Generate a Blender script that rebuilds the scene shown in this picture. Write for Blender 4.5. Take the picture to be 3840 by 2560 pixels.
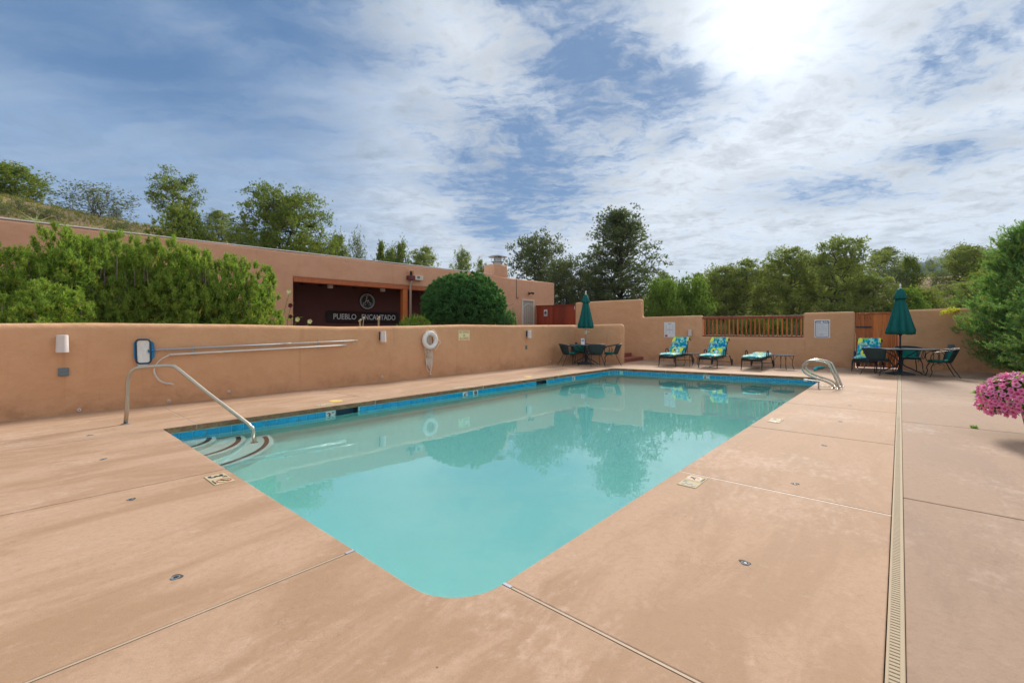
import bpy, bmesh, math, random
import numpy as np
from mathutils import Vector as V, Matrix
R = math.radians
random.seed(7)
SC = bpy.context.scene
for o in list(bpy.data.objects): bpy.data.objects.remove(o)

# ---------------------------------------------------------------- camera
F, HC, HY = 1663.0, 1.28, 1235.0          # focal length in photo pixels, eye height, horizon row
cam_d = bpy.data.cameras.new('camera'); cam = bpy.data.objects.new('camera', cam_d)
SC.collection.objects.link(cam); SC.camera = cam
cam.location = (0, 0, HC); cam.rotation_euler = (R(90), 0, 0)
cam_d.sensor_width = 36; cam_d.lens = F/3840*36; cam_d.shift_y = (HY-1280)/3840
cam_d.clip_start = .05; cam_d.clip_end = 20000

SUN_AZ, SUN_EL = R(29.7), R(31)            # sun stands in front, right of the view axis
SUN_DIR = V((math.sin(SUN_AZ)*math.cos(SUN_EL), math.cos(SUN_AZ)*math.cos(SUN_EL), math.sin(SUN_EL)))

# ---------------------------------------------------------------- world
W = bpy.data.worlds.new('World'); SC.world = W; W.use_nodes = True
nt = W.node_tree; nt.nodes.clear()
def N(tree, kind, **kw):
    n = tree.nodes.new(kind)
    ins = kw.pop('ins', {})
    for k, v in kw.items(): setattr(n, k, v)
    for k, v in ins.items():
        if isinstance(v, bpy.types.NodeSocket): tree.links.new(v, n.inputs[k])
        else: n.inputs[k].default_value = v
    return n
def M(tree, op, a, b=None, c=None, clamp=False):
    ins = {0: a}
    if b is not None: ins[1] = b
    if c is not None: ins[2] = c
    return N(tree, 'ShaderNodeMath', operation=op, use_clamp=clamp, ins=ins).outputs[0]
def VM(tree, op, a, b=None):
    n = N(tree, 'ShaderNodeVectorMath', operation=op, ins={0: a} if b is None else {0: a, 1: b})
    return n.outputs['Value'] if op in ('DOT_PRODUCT', 'LENGTH') else n.outputs[0]
def mix(tree, f, a, b, blend='MIX'):
    n = N(tree, 'ShaderNodeMix', data_type='RGBA', blend_type=blend)
    for s, v in ((n.inputs[0], f), (n.inputs[6], a), (n.inputs[7], b)):
        if isinstance(v, bpy.types.NodeSocket): tree.links.new(v, s)
        else: s.default_value = v if isinstance(v, (int, float)) else tuple(v)+((1,) if len(v) == 3 else ())
    return n.outputs[2]
def ramp(tree, f, stops, interp='LINEAR'):
    n = N(tree, 'ShaderNodeValToRGB', ins={0: f}); cr = n.color_ramp; cr.interpolation = interp
    while len(cr.elements) < len(stops): cr.elements.new(.5)
    for e, (p, c) in zip(cr.elements, stops):
        e.position = p; e.color = (c, c, c, 1) if isinstance(c, (int, float)) else tuple(c)+((1,) if len(c) == 3 else ())
    return n.outputs[0]
def noise(tree, vec, scale, detail=4, rough=.5, dist=0.0, dims='3D'):
    return N(tree, 'ShaderNodeTexNoise', noise_dimensions=dims, ins={'Vector': vec, 'Scale': scale, 'Detail': detail, 'Roughness': rough, 'Distortion': dist})
def mrange(tree, v, a, b, c=0.0, d=1.0, smooth=True):
    return N(tree, 'ShaderNodeMapRange', interpolation_type='SMOOTHSTEP' if smooth else 'LINEAR', ins={0: v, 1: a, 2: b, 3: c, 4: d}).outputs[0]

sky = N(nt, 'ShaderNodeTexSky', sky_type='NISHITA', sun_disc=False, sun_elevation=SUN_EL, sun_rotation=SUN_AZ, altitude=2200, air_density=1.0, dust_density=.6, ozone_density=1.4)
tc = N(nt, 'ShaderNodeTexCoord'); dirv = tc.outputs['Generated']
sp = N(nt, 'ShaderNodeSeparateXYZ', ins={0: dirv})
KZ = .10
zz = M(nt, 'ADD', M(nt, 'MAXIMUM', sp.outputs[2], 0.0), KZ)
px_ = M(nt, 'DIVIDE', sp.outputs[0], zz); py_ = M(nt, 'DIVIDE', sp.outputs[1], zz)
pp = N(nt, 'ShaderNodeCombineXYZ', ins={0: px_, 1: py_, 2: 0.0}).outputs[0]
# ragged edges: push the cloud-plane coordinates about with noise
wn = noise(nt, pp, 1.7, 6, .62)
wv = VM(nt, 'SUBTRACT', wn.outputs['Color'], (.5, .5, .5))
sc_ = N(nt, 'ShaderNodeVectorMath', operation='SCALE', ins={0: wv, 'Scale': .42}).outputs[0]
pw = VM(nt, 'ADD', pp, sc_)
def sky_p(px, py):
    d = V(((px-1920)/F, 1, (HY-py)/F)).normalized()
    return V((d.x/(d.z+KZ), d.y/(d.z+KZ)))
def blob(x0, y0, x1, y1, wpx, soft=.25):
    """an elongated opening in the clouds, from one end to the other, wpx wide"""
    a, b = sky_p(x0, y0), sky_p(x1, y1)
    cx, cy = (x0+x1)/2, (y0+y1)/2
    c = sky_p(cx, cy); A = (b-a)/2
    n = V((-(y1-y0), x1-x0)).normalized()*wpx/2
    B = sky_p(cx+n.x, cy+n.y)-c
    det = A.x*B.y-A.y*B.x
    Ad = V((B.y, -B.x))/det; Bd = V((-A.y, A.x))/det
    p3 = pw
    aa = M(nt, 'SUBTRACT', VM(nt, 'DOT_PRODUCT', p3, (Ad.x, Ad.y, 0)), Ad.dot(c))
    bb = M(nt, 'SUBTRACT', VM(nt, 'DOT_PRODUCT', p3, (Bd.x, Bd.y, 0)), Bd.dot(c))
    l = VM(nt, 'LENGTH', N(nt, 'ShaderNodeCombineXYZ', ins={0: aa, 1: bb, 2: 0.0}).outputs[0])
    return mrange(nt, l, 1.65, soft, 0.0, 1.0)
def union(bl):
    r = None
    for b in bl:
        t = blob(*b); r = t if r is None else M(nt, 'MAXIMUM', r, t)
    return r
LEFT = V(((-500-1920)/F, 1, (HY-450)/F)).normalized()
veil = mrange(nt, M(nt, 'ADD', VM(nt, 'DOT_PRODUCT', dirv, tuple(LEFT)), M(nt, 'MULTIPLY', M(nt, 'SUBTRACT', wn.outputs[0], .5), .25)), .62, .98)
big = union([(-300, -100, 1500, 620, 500, -.1), (380, -200, 1620, 360, 520, -.1), (2000, -160, 2440, 720, 520, -.1), (1600, 610, 2380, 750, 400, -.1), (1700, 780, 2010, 900, 240, -.1)])
few = union([(3100, 440, 4050, 0, 460, -.3), (2400, 300, 2860, 420, 260, -.2), (2450, 560, 2760, 500, 110, -.2), (2540, 230, 2640, 340, 170, -.2), (3340, 200, 3620, 280, 260, -.2), (3150, 660, 3900, 500, 170, -.2), (2650, 760, 3600, 680, 160, -.2)])
n1 = noise(nt, pw, .9, 7, .58).outputs[0]                   # broad banks
n2 = noise(nt, pw, 4.2, 8, .62, .25).outputs[0]               # cloud cells
n4 = noise(nt, N(nt, 'ShaderNodeMapping', ins={0: pw, 'Rotation': (0, 0, R(25)), 'Scale': (1.0, 1.5, 1)}).outputs[0], 12.0, 6, .60, .2).outputs[0]     # finest ripples
n3 = noise(nt, N(nt, 'ShaderNodeMapping', ins={0: pw, 'Rotation': (0, 0, R(-38)), 'Scale': (.7, 3.4, 1)}).outputs[0], 1.5, 7, .58).outputs[0]  # streaks
sund = M(nt, 'MAXIMUM', VM(nt, 'DOT_PRODUCT', dirv, tuple(SUN_DIR)), 0.0)
glow = M(nt, 'POWER', sund, 9.0)
glow2 = M(nt, 'POWER', sund, 260.0)
smooth_left = M(nt, 'SUBTRACT', 1.0, M(nt, 'MULTIPLY', veil, .78))          # the veil of high cloud is soft and streaky
def cen(x, k): return M(nt, 'MULTIPLY', M(nt, 'SUBTRACT', x, .5), k)
field = M(nt, 'ADD', M(nt, 'MULTIPLY', big, 1.42), M(nt, 'MULTIPLY', few, .95))
field = M(nt, 'ADD', field, M(nt, 'MULTIPLY', M(nt, 'ADD', cen(n2, 2.3), cen(n4, 2.1)), smooth_left))
field = M(nt, 'ADD', field, M(nt, 'ADD', cen(n1, .7), cen(n3, 1.5)))
D = M(nt, 'MULTIPLY', mrange(nt, field, .08, 1.55, 0.0, .90), M(nt, 'SUBTRACT', 1.0, M(nt, 'MULTIPLY', glow2, .8)))
vfac = M(nt, 'MULTIPLY', veil, M(nt, 'ADD', .62, M(nt, 'MULTIPLY', n3, .60)), clamp=True)
CLOUD = 5.5
tex = M(nt, 'ADD', mrange(nt, n2, .30, .68, .0, .32), M(nt, 'ADD', cen(n4, .75), cen(n3, .25)))
cb = M(nt, 'ADD', M(nt, 'MULTIPLY', M(nt, 'ADD', .76, M(nt, 'MULTIPLY', tex, smooth_left)), CLOUD), M(nt, 'ADD', M(nt, 'MULTIPLY', glow, .9), M(nt, 'MULTIPLY', glow2, 3.5)))
cloudc = N(nt, 'ShaderNodeVectorMath', operation='SCALE', ins={0: (.91, .975, 1.055), 'Scale': cb}).outputs[0]
veilc = N(nt, 'ShaderNodeVectorMath', operation='SCALE', ins={0: (.42, .62, .95), 'Scale': M(nt, 'MULTIPLY', cb, .95)}).outputs[0]
skyc = mix(nt, 1.0, sky.outputs[0], (.62, .74, .80), 'MULTIPLY')
under = mix(nt, .8, skyc, (.60, 1.35, 2.75))              # grey-blue undersides seen through the gaps
col = mix(nt, vfac, cloudc, veilc)
col = mix(nt, D, col, under)
bg = N(nt, 'ShaderNodeBackground', ins={'Color': col, 'Strength': .1})
N(nt, 'ShaderNodeOutputWorld', ins={'Surface': bg.outputs[0]})

# ---------------------------------------------------------------- sun and exposure
sd = bpy.data.lights.new('sun', 'SUN'); sd.energy = 3.4; sd.angle = R(14); sd.color = (1, .94, .85)
so = bpy.data.objects.new('sun', sd); SC.collection.objects.link(so)
so.rotation_euler = SUN_DIR.to_track_quat('Z', 'Y').to_euler()
SC.view_settings.view_transform = 'Standard'; SC.view_settings.look = 'None'
SC.view_settings.exposure = .62; SC.view_settings.gamma = 1.0; SC.view_settings.use_curve_mapping = False
SC.cycles.max_bounces = 8; SC.cycles.transparent_max_bounces = 16; SC.cycles.sample_clamp_indirect = 6
SC.cycles.caustics_reflective = False; SC.cycles.caustics_refractive = True
try: SC.cycles.use_denoising = True
except Exception: pass

# ---------------------------------------------------------------- measuring helpers
def G(px, py, z=0.0):
    """point at height z that stands at this place of the photo"""
    y = F*(HC-z)/(py-HY); return V(((px-1920)/F*y, y, z))
def X_at(px, y): return (px-1920)/F*y
def Z_at(py, y): return HC+(HY-py)/F*y
def at(px, py, y): return V((X_at(px, y), y, Z_at(py, y)))
def onplane(px, py, P, d, off=0.0):
    """where the sight line meets the upright plane through P along d (off = metres in front of it)"""
    n = V((d.y, -d.x)); r = V(((px-1920)/F, 1.0))
    k = (n.dot(V((P.x, P.y)))+off)/n.dot(r)
    return V((r.x*k, k, HC+(HY-py)/F*k))
O2 = V((-.255, 2.0)); DU = V((.6586, .7524)).normalized(); DV = V((-DU.y, DU.x))
def U(u, v, z=0.0):
    p = O2+DU*u+DV*v; return V((p.x, p.y, z))
def uv_of(p):
    r = V((p.x, p.y))-O2; return r.dot(DU), r.dot(DV)

# ---------------------------------------------------------------- building helpers
COL = SC.collection
class MB:
    def __init__(s): s.v = []; s.f = []
    def add(s, verts, faces):
        b = len(s.v); s.v += [V(p) for p in verts]; s.f += [tuple(i+b for i in f) for f in faces]; return s
    def box(s, c, d, rz=0.0, m=None):
        c = V(c); hx, hy, hz = d[0]/2, d[1]/2, d[2]/2
        vs = [V((x, y, z)) for z in (-hz, hz) for y in (-hy, hy) for x in (-hx, hx)]
        mm = m if m is not None else Matrix.Rotation(rz, 3, 'Z')
        vs = [c+mm @ p for p in vs]
        return s.add(vs, [(0, 2, 3, 1), (4, 5, 7, 6), (0, 1, 5, 4), (2, 6, 7, 3), (0, 4, 6, 2), (1, 3, 7, 5)])
    def bar(s, a, b, w, h=None):
        """square bar from a to b"""
        a, b = V(a), V(b); d = b-a; q = d.to_track_quat('X', 'Z').to_matrix()
        return s.box((a+b)/2, (d.length, w, h or w), m=q)
    def tube(s, pts, r, n=8, closed=False, cap=True):
        pts = [V(p) for p in pts]; m = len(pts)
        rs = r if isinstance(r, (list, tuple)) else [r]*m
        tang = []
        for i in range(m):
            a = pts[(i-1) % m] if (closed or i) else pts[0]
            b = pts[(i+1) % m] if (closed or i < m-1) else pts[-1]
            t = b-a; tang.append(t.normalized() if t.length > 1e-9 else V((0, 0, 1)))
        ref = V((0, 0, 1)) if abs(tang[0].z) < .9 else V((1, 0, 0))
        nrm = (ref-tang[0]*ref.dot(tang[0])).normalized(); b0 = len(s.v)
        for i in range(m):
            nrm = nrm-tang[i]*nrm.dot(tang[i])
            nrm = nrm.normalized() if nrm.length > 1e-6 else tang[i].orthogonal().normalized()
            bi = tang[i].cross(nrm)
            for k in range(n):
                a = 2*math.pi*k/n; s.v.append(pts[i]+(nrm*math.cos(a)+bi*math.sin(a))*rs[i])
        for i in range(m if closed else m-1):
            j = (i+1) % m
            for k in range(n):
                k2 = (k+1) % n; s.f.append((b0+i*n+k, b0+i*n+k2, b0+j*n+k2, b0+j*n+k))
        if cap and not closed:
            s.f.append(tuple(b0+k for k in reversed(range(n)))); s.f.append(tuple(b0+(m-1)*n+k for k in range(n)))
        return s
    def lathe(s, prof, n=24, c=(0, 0, 0), wob=None, cap=True):
        c = V(c); b0 = len(s.v); m = len(prof)
        for i, (r, z) in enumerate(prof):
            for k in range(n):
                a = 2*math.pi*k/n; rr = r*(wob(a, i) if wob else 1)
                s.v.append(c+V((math.cos(a)*rr, math.sin(a)*rr, z)))
        for i in range(m-1):
            for k in range(n):
                k2 = (k+1) % n; s.f.append((b0+i*n+k, b0+i*n+k2, b0+(i+1)*n+k2, b0+(i+1)*n+k))
        if cap and prof[0][0] > 1e-4: s.f.append(tuple(b0+k for k in reversed(range(n))))
        if cap and prof[-1][0] > 1e-4: s.f.append(tuple(b0+(m-1)*n+k for k in range(n)))
        return s
    def prism(s, poly, z0, z1):
        n = len(poly)
        vs = [V((p[0], p[1], z0)) for p in poly]+[V((p[0], p[1], z1)) for p in poly]
        fs = [tuple(reversed(range(n))), tuple(range(n, 2*n))]+[(i, (i+1) % n, n+(i+1) % n, n+i) for i in range(n)]
        return s.add(vs, fs)
    def mesh(s, name, smooth=False, bevel=0, seg=2, ang=30):
        me = bpy.data.meshes.new(name); me.from_pydata([tuple(p) for p in s.v], [], s.f)
        if bevel:
            bm = bmesh.new(); bm.from_mesh(me)
            bmesh.ops.recalc_face_normals(bm, faces=bm.faces)
            es = [e for e in bm.edges if len(e.link_faces) == 2 and e.calc_face_angle(0) > R(ang)]
            bmesh.ops.bevel(bm, geom=es, offset=bevel, segments=seg, profile=.5, affect='EDGES', clamp_overlap=True)
            bm.to_mesh(me); bm.free()
        me.validate()
        if smooth:
            me.polygons.foreach_set('use_smooth', [True]*len(me.polygons))
        me.update(); return me
    def build(s, name, mat, parent=None, smooth=False, bevel=0, seg=2, ang=30, loc=None):
        return mk(name, s.mesh(name, smooth, bevel, seg, ang), mat, parent, loc)
def mk(name, me, mat, parent=None, loc=None):
    o = bpy.data.objects.new(name, me); COL.objects.link(o)
    if mat is not None and not me.materials:
        for m in (mat if isinstance(mat, (list, tuple)) else [mat]): me.materials.append(m)
    if parent is not None: o.parent = parent
    if loc is not None: o.location = loc
    return o
def tag(o, label, cat, group=None):
    o['label'] = label; o['category'] = cat
    if group: o['group'] = group
    return o
def struct(o, kind='structure'): o['kind'] = kind; return o
def thing(name, label, cat, loc=(0, 0, 0), rz=0.0, group=None, mat=None):
    o = bpy.data.objects.new(name, None); COL.objects.link(o); o.empty_display_size = .1
    if mat is not None: o.matrix_world = mat
    else: o.location = loc; o.rotation_euler = (0, 0, rz)
    return tag(o, label, cat, group)
def copy_tree(o, parent=None):
    c = o.copy(); COL.objects.link(c); c.parent = parent
    for ch in list(o.children): copy_tree(ch, c)
    return c
def fixed(o, loc, rz, label, group=None):
    o.location = loc; o.rotation_euler = (0, 0, rz); o['label'] = label
    if group: o['group'] = group
    return o
def wallmat(p, d):
    """frame on a wall: x to the viewer's right along d, y up, z out of the wall"""
    d = V((d.x, d.y, 0)).normalized(); up = V((0, 0, 1)); n = d.cross(up)
    m = Matrix((d, up, n)).transposed().to_4x4(); m.translation = p; return m
def arc(c, r, a0, a1, n, z=0.0):
    return [V((c[0]+r*math.cos(a0+(a1-a0)*i/n), c[1]+r*math.sin(a0+(a1-a0)*i/n), z)) for i in range(n+1)]
def spline(pts, k=6):
    """Catmull-Rom through the points"""
    pts = [V(p) for p in pts]; out = []
    for i in range(len(pts)-1):
        p0 = pts[max(i-1, 0)]; p1 = pts[i]; p2 = pts[i+1]; p3 = pts[min(i+2, len(pts)-1)]
        for j in range(k):
            t = j/k; out.append(.5*((2*p1)+(p2-p0)*t+(2*p0-5*p1+4*p2-p3)*t*t+(3*p1-p0-3*p2+p3)*t**3))
    out.append(pts[-1]); return out
def text_mesh(body, size, ext=.002, sx=1.0, bold=0.0, align='CENTER'):
    cu = bpy.data.curves.new('lettering', 'FONT'); cu.body = body; cu.size = size; cu.extrude = ext; cu.offset = bold
    cu.align_x = align; cu.align_y = 'CENTER'; cu.resolution_u = 3
    o = bpy.data.objects.new('lettering', cu); COL.objects.link(o)
    dg = bpy.context.evaluated_depsgraph_get(); dg.update()
    me = bpy.data.meshes.new_from_object(o.evaluated_get(dg))
    bpy.data.objects.remove(o); bpy.data.curves.remove(cu)
    if sx != 1: me.transform(Matrix.Diagonal((sx, 1, 1, 1)))
    me.name = 'lettering'; return me
def lettering(body, size, mat, parent, loc, sx=1.0, bold=0.0, ext=.001, rot=None, align='CENTER', name='lettering'):
    o = mk(name, text_mesh(body, size, ext, sx, bold, align), mat, parent, loc)
    if rot: o.rotation_euler = rot
    return o
# ================================================================ materials
def new_mat(name):
    m = bpy.data.materials.new(name); m.use_nodes = True; m.node_tree.nodes.clear(); return m, m.node_tree
def finish(t, shader): N(t, 'ShaderNodeOutputMaterial', ins={'Surface': shader})
def bump(t, h, strength, dist=.01, normal=None):
    ins = {'Height': h, 'Strength': strength, 'Distance': dist}
    if normal is not None: ins['Normal'] = normal
    return N(t, 'ShaderNodeBump', ins=ins).outputs[0]
def coords(t, kind='Object'): return N(t, 'ShaderNodeTexCoord').outputs[kind]
def wpos(t): return N(t, 'ShaderNodeNewGeometry').outputs['Position']
def plain(name, c, rough=.5, metal=0.0, var=.12, vs=9.0, bmp=.1, bs=60, spec=.5):
    m, t = new_mat(name); p = wpos(t)
    n = noise(t, p, vs, 5, .6).outputs[0]
    cc = mix(t, n, [x*(1-var) for x in c], [min(1, x*(1+var)) for x in c])
    ins = {'Base Color': cc, 'Roughness': rough, 'Metallic': metal, 'Specular IOR Level': spec}
    if bmp: ins['Normal'] = bump(t, noise(t, p, bs, 3, .6).outputs[0], bmp, .004)
    finish(t, N(t, 'ShaderNodeBsdfPrincipled', ins=ins).outputs[0]); return m
def stucco(name, c, c2, stain=.16):
    m, t = new_mat(name); p = wpos(t)
    big = noise(t, p, .55, 5, .6).outputs[0]; mid = noise(t, p, 3.2, 6, .65).outputs[0]; fine = noise(t, p, 48, 4, .7).outputs[0]
    run = noise(t, N(t, 'ShaderNodeMapping', ins={0: p, 'Scale': (3.2, 3.2, .25)}).outputs[0], 1.5, 6, .65, .4).outputs[0]
    cc = mix(t, mrange(t, big, .3, .7), c, c2)
    cc = mix(t, M(t, 'MULTIPLY', mrange(t, mid, .35, .8), .35), cc, [x*.84 for x in c])
    cc = mix(t, M(t, 'MULTIPLY', mrange(t, run, .56, .78), stain*1.6), cc, (c[0]*.66, c[1]*.60, c[2]*.56))
    # splash-back dirt in a ragged band above the paving
    z = N(t, 'ShaderNodeSeparateXYZ', ins={0: p}).outputs[2]
    low = M(t, 'MULTIPLY', mrange(t, M(t, 'ADD', z, M(t, 'MULTIPLY', mid, -.5)), .22, -.25), mrange(t, noise(t, p, 2.2, 6, .7).outputs[0], .42, .68))
    cc = mix(t, M(t, 'MULTIPLY', low, .5), cc, (c[0]*.5, c[1]*.42, c[2]*.38))
    cc = mix(t, M(t, 'MULTIPLY', fine, .22), cc, [x*.75 for x in c])
    h = M(t, 'ADD', M(t, 'MULTIPLY', fine, .3), M(t, 'MULTIPLY', mid, 1.0))
    nb = bump(t, h, .6, .02); nb = bump(t, big, .5, .25, nb)
    finish(t, N(t, 'ShaderNodeBsdfPrincipled', ins={'Base Color': cc, 'Roughness': .93, 'Specular IOR Level': .15, 'Normal': nb}).outputs[0]); return m
def concrete(name, a, b, pale):
    m, t = new_mat(name); p = wpos(t)
    ang = math.atan2(DV.y, DV.x)
    pr = N(t, 'ShaderNodeMapping', ins={0: p, 'Rotation': (0, 0, -math.atan2(DU.y, DU.x))}).outputs[0]     # along the pool
    def stretch(sx, sy): return N(t, 'ShaderNodeMapping', ins={0: pr, 'Scale': (sx, sy, 1)}).outputs[0]
    rnd = N(t, 'ShaderNodeObjectInfo').outputs['Random']
    big = noise(t, p, .7, 6, .62, .4).outputs[0]
    st1 = noise(t, stretch(.35, 1.25), 1.7, 8, .68, .6).outputs[0]; st2 = noise(t, stretch(2.4, 4.0), 3.6, 7, .7, .3).outputs[0]
    fine = noise(t, p, 120, 3, .7).outputs[0]; grit = noise(t, p, 26, 6, .75).outputs[0]
    cc = mix(t, mrange(t, st1, .40, .60), a, b)
    cc = mix(t, M(t, 'MULTIPLY', mrange(t, M(t, 'ADD', M(t, 'MULTIPLY', big, .6), M(t, 'MULTIPLY', st2, .4)), .50, .66), .72), cc, pale)
    cc = mix(t, M(t, 'MULTIPLY', mrange(t, grit, .44, .74), .42), cc, [x*.80 for x in a])
    cc = mix(t, M(t, 'MULTIPLY', mrange(t, noise(t, p, 9, 5, .7).outputs[0], .56, .75), .3), cc, pale)
    cc = mix(t, M(t, 'MULTIPLY', mrange(t, fine, .3, .8), .28), cc, [x*.72 for x in a])
    # hair cracks in patches, small dark specks
    vo = N(t, 'ShaderNodeTexVoronoi', feature='DISTANCE_TO_EDGE', ins={'Vector': VM(t, 'ADD', p, N(t, 'ShaderNodeVectorMath', operation='SCALE', ins={0: noise(t, p, 14, 3).outputs['Color'], 'Scale': .05}).outputs[0]), 'Scale': 15.0}).outputs[0]
    cr = M(t, 'MULTIPLY', mrange(t, vo, .035, .0), mrange(t, noise(t, p, 1.3, 4, .6).outputs[0], .52, .66))
    cc = mix(t, M(t, 'MULTIPLY', cr, .33), cc, [x*.5 for x in a])
    sv = N(t, 'ShaderNodeTexVoronoi', ins={'Vector': p, 'Scale': 5.5, 'Randomness': 1.0}).outputs[0]
    sk = M(t, 'MULTIPLY', mrange(t, sv, .035, .022), mrange(t, noise(t, p, 2.4, 2).outputs[0], .5, .56))
    cc = mix(t, M(t, 'MULTIPLY', sk, .65), cc, (.10, .07, .05))
    cc = mix(t, M(t, 'SUBTRACT', M(t, 'MULTIPLY', rnd, .25), 0.0, clamp=True), cc, mix(t, 1.0, cc, (.86, .86, .88), 'MULTIPLY'))
    h = M(t, 'ADD', M(t, 'MULTIPLY', fine, .5), M(t, 'ADD', grit, M(t, 'MULTIPLY', vo, .0)))
    rough = mrange(t, st1, .3, .7, .75, .9)
    finish(t, N(t, 'ShaderNodeBsdfPrincipled', ins={'Base Color': cc, 'Roughness': rough, 'Specular IOR Level': .2, 'Normal': bump(t, h, .4, .004)}).outputs[0]); return m
def aggregate(name):
    m, t = new_mat(name); p = wpos(t)
    v = N(t, 'ShaderNodeTexVoronoi', ins={'Vector': p, 'Scale': 70.0}); n = noise(t, p, 7, 6, .7).outputs[0]
    cc = mix(t, mrange(t, n, .35, .65), (.30, .185, .10), (.19, .105, .05))
    cc = mix(t, .35, cc, mix(t, 1.0, cc, v.outputs['Color'], 'OVERLAY'))
    finish(t, N(t, 'ShaderNodeBsdfPrincipled', ins={'Base Color': cc, 'Roughness': .85, 'Normal': bump(t, v.outputs[0], .5, .006)}).outputs[0]); return m
def wood(name, a, b, scale=1.0, rough=.5):
    m, t = new_mat(name); p = coords(t); rnd = N(t, 'ShaderNodeObjectInfo').outputs['Random']
    ps = VM(t, 'ADD', p, N(t, 'ShaderNodeCombineXYZ', ins={0: M(t, 'MULTIPLY', rnd, 7.0), 1: M(t, 'MULTIPLY', rnd, 3.0), 2: M(t, 'MULTIPLY', rnd, 11.0)}).outputs[0])
    g = noise(t, N(t, 'ShaderNodeMapping', ins={0: ps, 'Scale': (9*scale, 9*scale, .7*scale)}).outputs[0], 2.4, 7, .65, .8).outputs[0]
    k = noise(t, ps, 1.6, 5, .7, .5).outputs[0]
    cc = mix(t, mrange(t, g, .3, .7), a, b)
    cc = mix(t, M(t, 'MULTIPLY', mrange(t, rnd, .1, .9), .75), cc, mix(t, 1.0, cc, (.48, .40, .40), 'MULTIPLY'))
    cc = mix(t, M(t, 'MULTIPLY', mrange(t, k, .55, .72), .6), cc, [x*.3 for x in a])
    finish(t, N(t, 'ShaderNodeBsdfPrincipled', ins={'Base Color': cc, 'Roughness': rough, 'Normal': bump(t, g, .3, .004)}).outputs[0]); return m
def leaf(name, a, b, c=None, trans=.48, ns=1.3, gain=2.1):
    """needles and leaves: each blade its own tint, drifting through the crown, some light coming through"""
    a = [x*gain for x in a]; b = [x*gain for x in b]; c = [x*gain for x in c] if c else None
    m, t = new_mat(name); g = N(t, 'ShaderNodeNewGeometry'); rnd = g.outputs['Random Per Island']
    n = noise(t, coords(t), ns, 3, .6).outputs[0]
    orn = N(t, 'ShaderNodeObjectInfo').outputs['Random']
    f = M(t, 'ADD', M(t, 'MULTIPLY', rnd, .65), M(t, 'MULTIPLY', M(t, 'SUBTRACT', n, .5), 1.5))
    cc = mix(t, M(t, 'ADD', f, .15, clamp=True), a, b)
    if c: cc = mix(t, mrange(t, rnd, .90, .97), cc, c)
    cc = mix(t, M(t, 'MULTIPLY', orn, .30), cc, mix(t, 1.0, cc, (.72, .86, .92), 'MULTIPLY'))
    d = N(t, 'ShaderNodeBsdfPrincipled', ins={'Base Color': cc, 'Roughness': .62, 'Specular IOR Level': .25}).outputs[0]
    tr = N(t, 'ShaderNodeBsdfTranslucent', ins={'Color': mix(t, 1.0, cc, (1.0, 1.0, .6), 'MULTIPLY')}).outputs[0]
    finish(t, N(t, 'ShaderNodeMixShader', ins={0: trans, 1: d, 2: tr}).outputs[0]); return m
def floral():
    """big open blossoms in teal, blue, lime and white"""
    m, t = new_mat('floral_fabric'); p = coords(t)
    nz = N(t, 'ShaderNodeVectorMath', operation='SCALE', ins={0: noise(t, p, 9, 3).outputs['Color'], 'Scale': .03}).outputs[0]
    pd = VM(t, 'ADD', p, nz)
    flat = VM(t, 'MULTIPLY', pd, (1, 1, .35))
    ground = ramp(t, noise(t, flat, 9.0, 2, .5).outputs[0], [(0, (.0, .20, .30)), (.40, (.0, .36, .42)), (.47, (.05, .50, .55)), (.53, (.55, .80, .78)), (.57, (.30, .55, .15)), (.62, (.0, .25, .55))], 'CONSTANT')
    out = ground
    for sc, off, pal in ((3.9, (0, 0, 0), [(0, (.80, .82, .06)), (.25, (.0, .12, .55)), (.42, (.85, .90, .88)), (.58, (.0, .42, .45)), (.72, (.25, .55, .08)), (.86, (.02, .30, .70))]),
                         (4.8, (3.1, 1.7, .4), [(0, (.0, .45, .50)), (.3, (.90, .92, .90)), (.5, (.01, .15, .60)), (.66, (.75, .80, .05)), (.8, (.10, .60, .62))])):
        v = N(t, 'ShaderNodeTexVoronoi', ins={'Vector': VM(t, 'ADD', flat, off), 'Scale': sc, 'Randomness': .75})
        d = v.outputs['Distance']; cv = N(t, 'ShaderNodeSeparateColor', ins={0: v.outputs['Color']}).outputs
        petal = ramp(t, cv[0], pal, 'CONSTANT')
        inner = ramp(t, cv[1], [(0, (.9, .92, .9)), (.35, (.02, .10, .40)), (.6, (.35, .62, .10)), (.8, (.85, .85, .1))], 'CONSTANT')
        ring = mix(t, mrange(t, d, .20, .21), inner, petal)
        ring = mix(t, mrange(t, d, .09, .10), (.9, .93, .9), ring)
        out = mix(t, M(t, 'MULTIPLY', mrange(t, d, .40, .385), mrange(t, cv[2], .18, .2)), out, ring)
    n = noise(t, p, 300, 2).outputs[0]
    finish(t, N(t, 'ShaderNodeBsdfPrincipled', ins={'Base Color': out, 'Roughness': .85, 'Specular IOR Level': .2, 'Sheen Weight': .1, 'Normal': bump(t, n, .15, .002)}).outputs[0]); return m
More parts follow.
